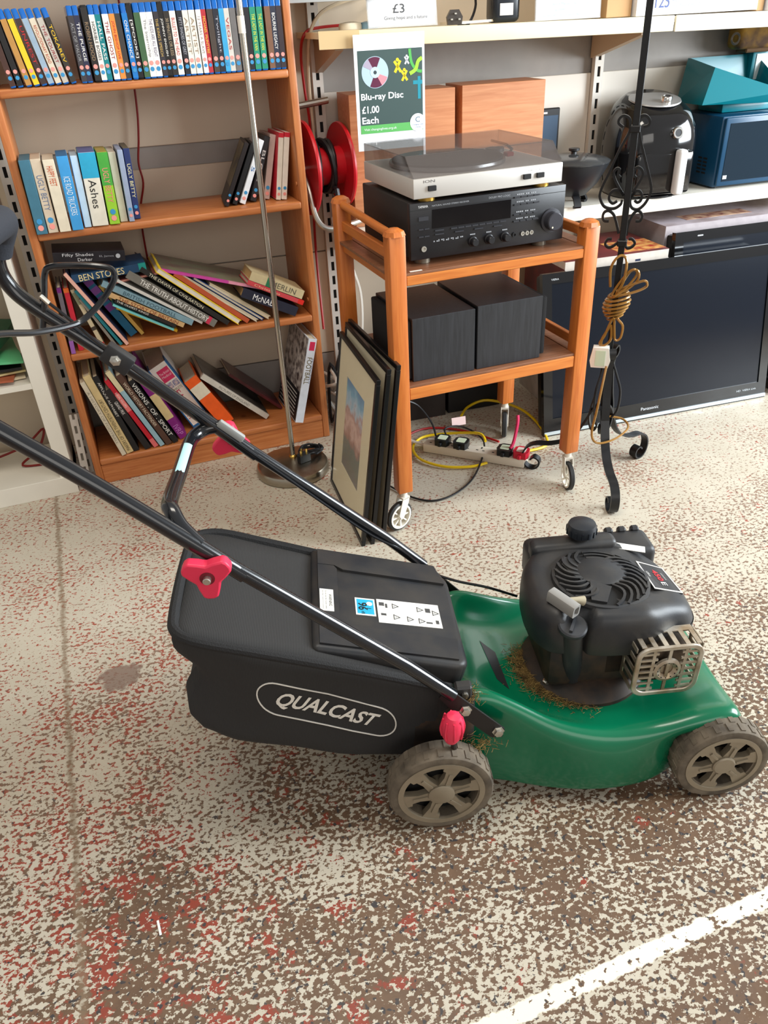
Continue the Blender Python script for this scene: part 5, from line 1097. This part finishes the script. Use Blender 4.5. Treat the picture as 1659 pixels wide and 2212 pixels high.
for nm, pl_, z1 in (('flap_ridge', [(.012, .352), (.045, .352), (.062, .340), (.268, .330), (.255, .388), (.012, .402)], .006), ('flap_ridge', [(.012, .122), (.262, .112), (.268, .166), (.052, .176), (.012, .176)], .004), ('flap_ridge', [(.012, .176), (.042, .176), (.050, .186), (.050, .342), (.044, .352), (.012, .352)], .005)):
    MB().prism(pl_, -.002, z1).build(nm, BP, fp, 0)
LBL = ink((232, 230, 222))
MB().box(.014, .040, .208, .272, .005, .0058).build('warning_sticker', LBL, fp, 0); text('WARNING', .035, .006, (.034, .24, .0062), -Y, X, ink((70, 70, 70)), fp, 'sticker_lettering'); text('Do not use this mower unless', .056, .003, (.026, .24, .0062), -Y, X, ink((120, 120, 120)), fp, 'sticker_lettering'); text('grass bag or guard is in position', .056, .003, (.020, .24, .0062), -Y, X, ink((120, 120, 120)), fp, 'sticker_lettering')
MB().box(.082, .120, .212, .262, .0, .0008).build('noise_sticker', LBL, fp, 0); MB().box(.085, .117, .216, .258, .0008, .0012).build('noise_panel', ink((30, 160, 200)), fp, 0); text('96', .022, .018, (.096, .237, .0015), -Y, X, ink((20, 24, 26)), fp, 'sticker_lettering', .02); text('dB', .008, .006, (.096, .219, .0015), -Y, X, ink((20, 24, 26)), fp, 'sticker_lettering'); MB().cyl(.006, .0012, .0016, 8, T(.109, .246, 0)).build('noise_mark', LBL, fp, 0); text('L', .006, .008, (.108, .230, .0015), -Y, X, ink((20, 24, 26)), fp, 'sticker_lettering')
MB().box(.124, .246, .196, .264, .0, .0008).build('safety_sticker', LBL, fp, 0)
for x, y in ((.158, .247), (.206, .244), (.236, .238), (.158, .215), (.184, .213), (.206, .211)):
    o3 = [(.009 * math.cos(math.radians(a)) + x, .009 * math.sin(math.radians(a)) + y) for a in (0, 120, 240)]; i3 = [(.0062 * math.cos(math.radians(a)) + x, .0062 * math.sin(math.radians(a)) + y) for a in (0, 120, 240)]
    MB().ring(o3, i3, .0008, .0012).build('warning_triangle', ink((50, 50, 50)), fp, 0); text('!', .0014, .005, (x - .001, y, .0013), -Y, X, ink((50, 50, 50)), fp, 'sticker_lettering')
for x, y, w, h in ((.133, .250, .010, .010), (.142, .246, .004, .012), (.135, .220, .010, .006), (.223, .244, .010, .012), (.222, .208, .012, .004), (.238, .212, .006, .010)): MB().box(x - w / 2, x + w / 2, y - h / 2, y + h / 2, .0008, .0012).build('safety_symbol', ink((70, 70, 70)), fp, 0)
# ---- handle
NV, FV = .050, .430
lo0, lo1 = (.028, .292), (-.318, .618)
for v, s in ((NV, -1), (FV, 1)):
    MB().tube([(lo0[0], v, lo0[1]), (-.05, v, .372), (lo1[0], v, lo1[1])], .0115, 16).build('lower_handle_tube', BARM, mo)
    MB().prism([(.020, .312), (.040, .288), (.122, .196), (.118, .176), (.098, .178), (.018, .268), (.004, .290)], -.002, .002, T(0, v, 0) @ frame((0, 0, 0), (1, 0, 0), (0, 0, 1))).build('handle_bracket', mat('black_bracket', (26, 24, 23), .5), mo, 20)
    for u, z in ((.050, .255), (.110, .193)): MB().lathe([(.0115, .002), (.0115, .004), (.008, .0045), (.008, .010), (0, .0105)], 6, T(u, v, z) @ Rx(PI / 2)).build('bolt', ZINC, mo, 0)
up = [(-.288, NV, .588), (-.36, NV, .660), (-.47, NV, .766), (-.567, NV, .855), (-.618, NV, .902), (-.643, NV, .932), (-.653, NV + .002, .965), (-.646, NV + .006, 1.0), (-.628, NV + .016, 1.028), (-.612, NV + .045, 1.046), (-.606, NV + .09, 1.05)]
far = [(u, NV + FV - v, z) for u, v, z in up]
pth = cat(up, 6) + cat(far[::-1], 6)
MB().tube(pth, .0125, 16).build('upper_handle_tube', BARM, mo)
MB().tube(cat([(-.648, FV - .005, .994), (-.640, FV - .009, 1.010), (-.628, FV - .016, 1.028), (-.612, FV - .045, 1.046), (-.606, FV - .09, 1.05), (-.606, NV + .09, 1.05), (-.612, NV + .045, 1.046), (-.628, NV + .016, 1.028), (-.640, NV + .009, 1.010), (-.648, NV + .005, .994)], 6), .0235, 16).build('foam_grip', mat('foam_grip', (44, 47, 54), .9, bump=.3, bscale=300), mo)
MB().tube(cat([(-.345, FV, .655), (-.372, FV - .004, .654), (-.392, FV - .022, .650), (-.399, FV - .06, .650), (-.396, .24, .664), (-.388, NV + .06, .690), (-.380, NV + .030, .692), (-.368, NV + .012, .675), (-.345, NV + .002, .648)], 6), .0125, 14).build('cross_brace', BARM, mo)
nb = Vector((.40, 0, .92)).normalized(); sbn = Vector((-nb.z, 0, nb.x)); stk = MB()
bc = [Vector((-.3985, .350, .6535)), Vector((-.3970, .275, .6605)), Vector((-.3955, .215, .6670))]
bc = cat(bc, 6); stk.add([p + (nb * math.cos(a) + sbn * math.sin(a)) * .0130 for p in bc for a in (-.6, -.4, -.2, 0, .2, .4, .6)], [(i * 7 + j, i * 7 + j + 1, (i + 1) * 7 + j + 1, (i + 1) * 7 + j) for i in range(len(bc) - 1) for j in range(6)])
stk.build('brace_sticker', mat('pale_blue_sticker', (176, 220, 222), .4), mo, 60)
def lobe():
    o = []
    for k in range(3):
        a = k * 2 * PI / 3 + PI / 6
        for d, r in ((-.30, .037), (-.12, .0385), (.12, .0385), (.30, .037), (.62, .0265), (1.047, .0205), (1.47, .0265)): o.append((r * math.cos(a + d), r * math.sin(a + d)))
    return o
for v, s in ((NV - .014, 1), (FV + .014, -1)):
    kb = MB().prism(lobe(), 0, .020, T(-.336, v, .6125) @ Rx(PI / 2 * s)).build('clamp_knob', PINKK, mo, 35)
    md = kb.modifiers.new('bevel', 'BEVEL'); md.width = .003; md.segments = 2; md.limit_method = 'ANGLE'
    MB().cyl(.011, .0201, .0206, 20, T(-.336, v, .6125) @ Rx(PI / 2 * s)).build('knob_recess_shade', mat('knob_shadow', (110, 16, 30), .6), kb, 0); MB().cyl(.006, .0, .029, 14, T(-.336, v, .6125) @ Rx(PI / 2 * s), .001).build('knob_bolt', ZINC, kb)  # dark red disc paints the shade of a recess on the knob face
MB().box(-.004, .052, -.006, .006, -.006, .009, .003, 2, T(-.345, FV - .010, .664) @ Ry(math.radians(44))).build('cable_clip', mat('grey_clip', (150, 152, 150), .4), mo)
MB().box(-.026, .026, -.017, .006, -.020, .016, .004, 2, T(-.497, FV - .006, .806) @ Ry(math.radians(43))).build('lever_stop', BP, mo); MB().lathe([(.010, 0), (.010, .003), (.006, .004), (.006, .009), (0, .010)], 6, T(-.500, FV - .023, .806) @ Rx(PI / 2)).build('bolt', ZINC, mo, 0)
bail = [(-.612, FV - .006, .862), (-.603, FV - .006, .890), (-.592, FV - .006, .925), (-.583, FV - .006, .955), (-.570, FV - .008, .966), (-.53, FV - .010, .966), (-.49, FV - .012, .962), (-.472, FV - .014, .955), (-.474, FV - .018, .938), (-.50, FV - .028, .908), (-.528, FV - .046, .888), (-.548, .36, .886), (-.580, .31, .896), (-.611, .25, .917), (-.64, .18, .935), (-.656, .11, .945), (-.655, NV + .030, .945), (-.648, NV + .014, .938)]
MB().tube(cat(bail, 5), .0052, 10).build('brake_lever', BARM, mo)
MB().tube(cat([(-.596, FV - .012, .915), (-.585, FV - .010, .905), (-.55, FV - .012, .866), (-.525, FV - .016, .838), (-.48, FV - .016, .79), (-.40, FV - .016, .708), (-.28, FV - .016, .588), (-.1, FV - .016, .41), (-.02, FV - .02, .35), (.03, .385, .312), (.085, .37, .29), (.152, .36, .272), (.215, .355, .245)], 5), .0028, 6).build('brake_cable', BARM, mo)
MB().tube([(-.598, FV - .012, .922), (-.588, FV - .011, .908)], .0042, 8).build('cable_end', ZINC, mo)
egg_ = MB().lathe([(.005, -.036), (.011, -.033), (.018, -.018), (.0205, .0), (.0185, .016), (.012, .027), (.0, .030)], 16, T(.022, .016, .252) @ Ry(.08)); egg_.build('height_lever_knob', PINKK, mo)
for k in range(8):
    a = 2 * PI * k / 8; MB().tube(cat([(.022 + .0185 * math.cos(a), .016 + .0185 * math.sin(a), .234), (.022 + .0208 * math.cos(a), .016 + .0208 * math.sin(a), .251), (.022 + .0160 * math.cos(a), .016 + .0160 * math.sin(a), .274)], 4), .0020, 5).build('knob_rib', PINKK, mo)
MB().tube([(.022, .016, .228), (.03, .03, .15), (.02, .05, .10)], .005, 8).build('height_lever', GREASE, mo)
# ---- engine
EC = (.325, .245)
MB().lathe([(.122, .150), (.122, .158), (.108, .172), (.060, .184), (.0, .184)], 40, T(.322, .236, .004)).build('engine_flange', GREASE, mo)
MB().box(.225, .425, .150, .345, .175, .285, .02, 2).build('engine_block', GREASE, mo); MB().lathe([(.085, .172), (.085, .215), (.078, .225)], 28, T(*EC, 0)).build('crankcase', GREASE, mo)
for k in range(5): MB().box(.39, .47, .17, .31, .205 + k * .016, .209 + k * .016, .001, 1).build('cooling_fin', GREASE, mo)
for u, v in ((.235, .175), (.405, .165), (.40, .33), (.24, .33)): MB().lathe([(.009, 0), (.009, .004), (.006, .005), (.006, .014), (0, .015)], 6, T(u, v, .172)).build('bolt', ZINC, mo, 0)
OUT = [(.198, .245), (.202, .195), (.222, .155), (.252, .142), (.266, .150), (.286, .150), (.298, .132), (.350, .124), (.410, .126), (.455, .148), (.498, .165), (.515, .195), (.516, .270), (.490, .335), (.435, .378), (.345, .392), (.260, .376), (.212, .322)]
oc = [(q.x, q.y) for q in cat([(x, y, 0) for x, y in OUT], 5, True)]; n = len(oc); cx0, cy0 = .345, .252; vs = []; LV = [(.272, .985), (.276, 1.0), (.315, 1.0), (.336, .988), (.349, .960), (.357, .915), (.361, .85), (.362, .75)]
for z, s in LV:
    for x, y in oc:
        xx, yy = cx0 + (x - cx0) * s, cy0 + (y - cy0) * s
        dz = max(0, xx - .40) * .34 * (1 if z > .3 else .0) + (max(0, xx - .43) * -.25 if z < .3 else 0)
        dip = .030 * max(0, 1 - ((xx - .275) / .030) ** 2) * max(0, min(1, (.185 - yy) / .03)) * (1 if z > .3 else -1)
        vs.append((xx, yy, z - dz - (dip if z > .3 else 0)))
sh = MB().add(vs, [(j * n + i, j * n + (i + 1) % n, (j + 1) * n + (i + 1) % n, (j + 1) * n + i) for j in range(len(LV) - 1) for i in range(n)] + [tuple((len(LV) - 1) * n + i for i in range(n))])
shroud = sh.build('engine_shroud', BP, mo, 50)
FC = Vector((.345, .246, .3595)); Fm = T(*FC) @ Ry(.06)
MB().lathe([(.086, -.008), (.093, -.004), (.092, .003), (.0865, .0045), (.0855, .001)], 48, Fm, False).build('fan_surround', BP, shroud)
MB().cyl(.086, .0022, .0030, 48, Fm).build('fan_opening', DARK, shroud, 0)
def vane(r0, a0, r1, a1, w=.0042, ctr=(0, 0)):
    pts = []
    for i in range(9):
        t = i / 8; r = r0 + (r1 - r0) * t; a = math.radians(a0 + (a1 - a0) * t + 12 * math.sin(PI * t)); pts.append((r * math.cos(a) + ctr[0], r * math.sin(a) + ctr[1], .0035 + .004 * math.sin(PI * t)))
    MB().strap(pts, .006, w, Z, Fm).build('fan_vane', BP, shroud, 40)
for k in range(9): vane(.030, -62 + k * 16, .086, -88 + k * 15, .0050)
for k in range(9): vane(.034, 122 + k * 15, .086, 100 + k * 15, .0050)
for r in (.060, .070, .079):
    MB().strap([(r * math.cos(math.radians(a)), r * math.sin(math.radians(a)), .005) for a in range(52, 104, 4)], .006, .004, Z, Fm).build('fan_vane', BP, shroud, 40)
hub = MB().lathe([(.044, .002), (.044, .006), (.038, .0095), (.0, .0115)], 32, Fm @ T(.006, .018, 0) @ Matrix.Diagonal((1.15, 1, 1, 1))); hub.build('fan_hub', BP, shroud)
MB().prism([(.022, -.010), (.060, -.030), (.080, -.030), (.076, -.002), (.05, .02), (.03, .03)], .003, .0075, Fm @ Rz(2.6)).build('fan_blank', BP, shroud, 20)
MB().prism([(.02, -.02), (.080, -.016), (.080, .012), (.03, .02)], .003, .0078, Fm @ Rz(-1.9)).build('fan_blank', BP, shroud, 20)
for u, v, z in ((.236, .215, .3575), (.425, .160, .338)): MB().lathe([(.0075, 0), (.0075, .0015), (.0045, .0015), (.0045, .0003), (0, .0003)], 16, T(u, v, z)).build('screw_hole', GREASE, shroud)
for u, v in ((.222, .262), (.238, .178)): MB().box(u - .0022, u + .0022, v - .008, v + .008, .3545, .3565, M=None).build('vent_slot', DARK, shroud, 0)
pm_ = T(.466, .262, .3365) @ Ry(.34) @ Rz(-PI / 2 + .15)
MB().prism([(-.045, -.026), (.042, -.034), (.048, .030), (-.030, .030)], 0, .0025, pm_).build('model_plate', mat('plate_black', (40, 40, 44), .35), shroud, 0)
q_o, q_i = [(-.045, -.026), (.042, -.034), (.048, .030), (-.030, .030)], [(-.041, -.023), (.039, -.031), (.044, .027), (-.028, .027)]
MB().ring(q_o, q_i, .0025, .0034, pm_).build('plate_border', ink((206, 204, 198)), shroud, 0)
PM3 = pm_.to_3x3(); pmx, pmy = PM3 @ X, PM3 @ Y
text('450', .034, .013, pm_ @ Vector((-.002, .0, .0036)), pmx, pmy, ink((206, 36, 46)), shroud, 'plate_lettering', .02); text('E', .010, .012, pm_ @ Vector((.024, .0, .0036)), pmx, pmy, ink((226, 224, 220)), shroud, 'plate_lettering'); text('SERIES', .022, .004, pm_ @ Vector((.0, .013, .0036)), pmx, pmy, ink((170, 168, 164)), shroud, 'plate_lettering'); text('125cc', .016, .005, pm_ @ Vector((-.004, -.020, .0036)), pmx, pmy, ink((226, 224, 220)), shroud, 'plate_lettering')
wl = MB().box(-.030, .030, -.012, .012, 0, .001); wl.build('engine_sticker', LBL, shroud, 0, T(.440, .346, .3515) @ Rz(-.35) @ Ry(.05) @ Rx(-.10))
bl_ = MB().box(0, .060, -.0006, .0006, 0, .014); bl_.build('barcode_sticker', LBL, shroud, 0, T(.432, .1325, .268) @ Rz(.30)); 
for k in range(11): MB().box(.012 + k * .0035, .0135 + k * .0035 + .0006 * (k % 3), -.0012, -.0006, .003, .011).build('barcode_bar', ink((60, 60, 60)), shroud, 0, T(.432, .1325, .268) @ Rz(.30))
# tank and caps behind
tk = MB().box(.235, .425, .350, .420, .270, .352, .016, 3); tk.build('fuel_tank', BP, mo)
MB().box(.238, .415, .345, .385, .30, .372, .012, 3).build('tank_shoulder', BP, mo)
MB().tube([(.345, .372, .36), (.345, .372, .385)], .020, 18).build('filler_neck', BP, mo)
fcap = MB().lathe([(.024, .0), (.029, .003), (.030, .018), (.027, .026), (.012, .030), (0, .030)], 28, T(.345, .372, .378)); fcap.build('fuel_cap', mat('cap_black', (34, 38, 44), .35), mo)
for k in range(14): MB().box(.0285, .0312, -.0018, .0018, .004, .018, M=T(.345, .372, .378) @ Rz(2 * PI * k / 14)).build('cap_grip', mat('cap_black', (34, 38, 44), .35), mo, 0)
MB().box(.40, .500, .345, .425, .28, .345, .014, 3).build('air_filter_cover', BP, mo)
for k in range(3): MB().box(.412 + k * .028, .430 + k * .028, .412, .428, .318, .352, .004, 1).build('filter_clip', BP, mo)
# recoil handle
MG = mat('grey_handle', (142, 140, 136), .5)
hm = T(.250, .170, .3735) @ Rz(-.95) @ Ry(.10)
MB().ring(rrect(.026, .020, .004, 2), rrect(.018, .013, .003, 2), -.030, .030, hm @ Ry(PI / 2)).build('recoil_handle', MG, mo, 30); MB().prism(rrect(.018, .013, .003, 2), -.029, .020, hm @ Ry(PI / 2)).build('recoil_handle_core', mat('grey_handle_dark', (70, 66, 62), .6), mo, 0)
MB().tube([hm @ Vector((.0, .008, .0)), hm @ Vector((.012, .026, .0)), hm @ Vector((.018, .036, -.004))], .008, 12, scales=[.7, .75, 1.2]).build('rope_guide', mat('cream_guide', (170, 160, 136), .5), mo)
# dipstick
MB().tube([(.264, .148, .330), (.270, .152, .26), (.280, .17, .19)], .0195, 16).build('oil_filler_tube', BP, mo)
od = T(.263, .146, .334) @ Rx(.25)
MB().lathe([(.024, -.006), (.0268, -.002), (.0268, .006), (.024, .009), (0, .009)], 26, od).build('oil_cap', mat('cap_grey_black', (54, 56, 60), .42), mo); MB().prism([(-.003, -.019), (.003, -.019), (.002, .020), (-.002, .020)], .009, .015, od @ Rz(-.5)).build('oil_cap_grip', mat('cap_grey_black', (54, 56, 60), .42), mo, 0)
# muffler with slotted guard
mm = T(.432, .098, .252) @ Ry(.03) @ Rz(.03) @ frame((0, 0, 0), (1, 0, 0), (0, 0, 1))      # local x right, y up, z towards viewer
MB().box(-.045, .045, -.042, .042, -.06, -.012, .012, 2, mm).build('muffler_can', mat('scorched_steel', (120, 104, 86), .5, .7, var=.6, vscale=20, rgb2=(60, 50, 42)), mo)
O2, I2 = rrect(.128, .118, .026, 6), rrect(.108, .098, .018, 6)
gd = MB().ring(O2, I2, -.003, .003, mm).build('muffler_guard', SILVM, mo, 40)
md = gd.modifiers.new('bevel', 'BEVEL'); md.width = .002; md.segments = 2; md.limit_method = 'ANGLE'
for k in range(7):
    y = -.042 + k * .014
    for s in (-1, 1): MB().box(s * .054 if s < 0 else .022, -.022 if s < 0 else .054, y - .0022, y + .0022, -.0015, .0015, M=mm).build('guard_bar', SILVM, gd, 0)
for x in (-.030, 0, .030): MB().box(x - .003, x + .003, -.049, .049, -.002, .001, M=mm).build('guard_bar', SILVM, gd, 0)
MB().lathe([(.026, -.004), (.026, .001), (.020, .003), (.012, -.002), (.011, -.010), (0, -.010)], 28, mm).build('guard_disc', SILVM, gd)
MB().cyl(.0105, -.006, -.005, 20, mm).build('exhaust_mesh', GREASE, gd, 0)
for k in range(12): MB().cyl(.0016, .0022, .0030, 6, mm @ T(.0185 * math.cos(k * PI / 6), .0185 * math.sin(k * PI / 6), -.0005)).build('guard_hole', DARK, gd, 0)
for s in (-1, 1):
    for k in range(5): MB().box(s * .062 - .001, s * .062 + .001, -.046 + k * .0225, -.036 + k * .0225, -.050, -.004, M=mm).build('guard_side_bar', SILVM, gd, 0)
    MB().box(s * .062 - .0012, s * .062 + .0012, -.046, .052, -.052, -.044, M=mm).build('guard_side_bar', SILVM, gd, 0)
for k in range(6): MB().box(-.055 + k * .0205, -.046 + k * .0205, .056, .0585, -.050, -.002, M=mm).build('guard_top_bar', SILVM, gd, 0)
MB().box(-.055, .057, .056, .0587, -.052, -.038, M=mm).build('guard_top_bar', SILVM, gd, 0)
MB().box(.33, .40, .15, .19, .20, .26, .008, 1).build('exhaust_port', GREASE, mo)
# ---- loose clippings caught on the deck
GR = mat('dry_clippings', (150, 122, 70), .9, var=.7, vscale=60, rgb2=(92, 70, 40)); random.seed(11); gm = MB()
MWm = T(.374, .826, 0) @ Rz(math.radians(-16))
def blade(u, v, z, L_, a, tl):
    d = Vector((math.cos(a), math.sin(a), tl)) * L_; s = Vector((-math.sin(a), math.cos(a), 0)) * .0006; p = Vector((u, v, z))
    gm.add([p - s, p + s, p + d + s * .4, p + d - s * .4, p + d * .5 + Z * .0008], [(0, 1, 2, 3), (0, 3, 4), (1, 4, 2)], MWm)
dg_pts = []
for k in range(1700):
    a = random.triangular(PI * .86, PI * 1.50, PI * 1.15); r = .116 + abs(random.gauss(0, .016)); u, v = EC[0] + r * math.cos(a), EC[1] + r * math.sin(a)
    zb = deck_z(u, v) + .0005
    blade(u, v, zb + random.uniform(0, .008), random.uniform(.004, .018), random.uniform(0, 6.28), random.uniform(-.1, .35))
for k in range(160): blade(.06 + random.gauss(0, .012), .075 + random.gauss(0, .012), .262 + random.uniform(0, .006), random.uniform(.004, .014), random.uniform(0, 6.28), random.uniform(-.3, .3))
for k in range(140): blade(.075 + random.gauss(0, .018), .045 + random.gauss(0, .008), .165 + random.uniform(-.01, .02), random.uniform(.004, .014), random.uniform(0, 6.28), random.uniform(-.5, .2))
gr = gm.build('grass_clippings', GR, None, 0); tag(gr, 'dry grass clippings caught around mower engine on green deck', 'grass clippings', kind='stuff')
# ---- litter on the floor
o = MB().box(-.002, .002, -.014, .014, 0, .0012, .0005, 1).build('paper_scrap', ink((244, 242, 236))); o.location = (-.147, .838, .0003); o.rotation_euler = (0, 0, .06); tag(o, 'tiny white paper scrap on bare floor at lower left', 'paper scrap')
flush_texts()
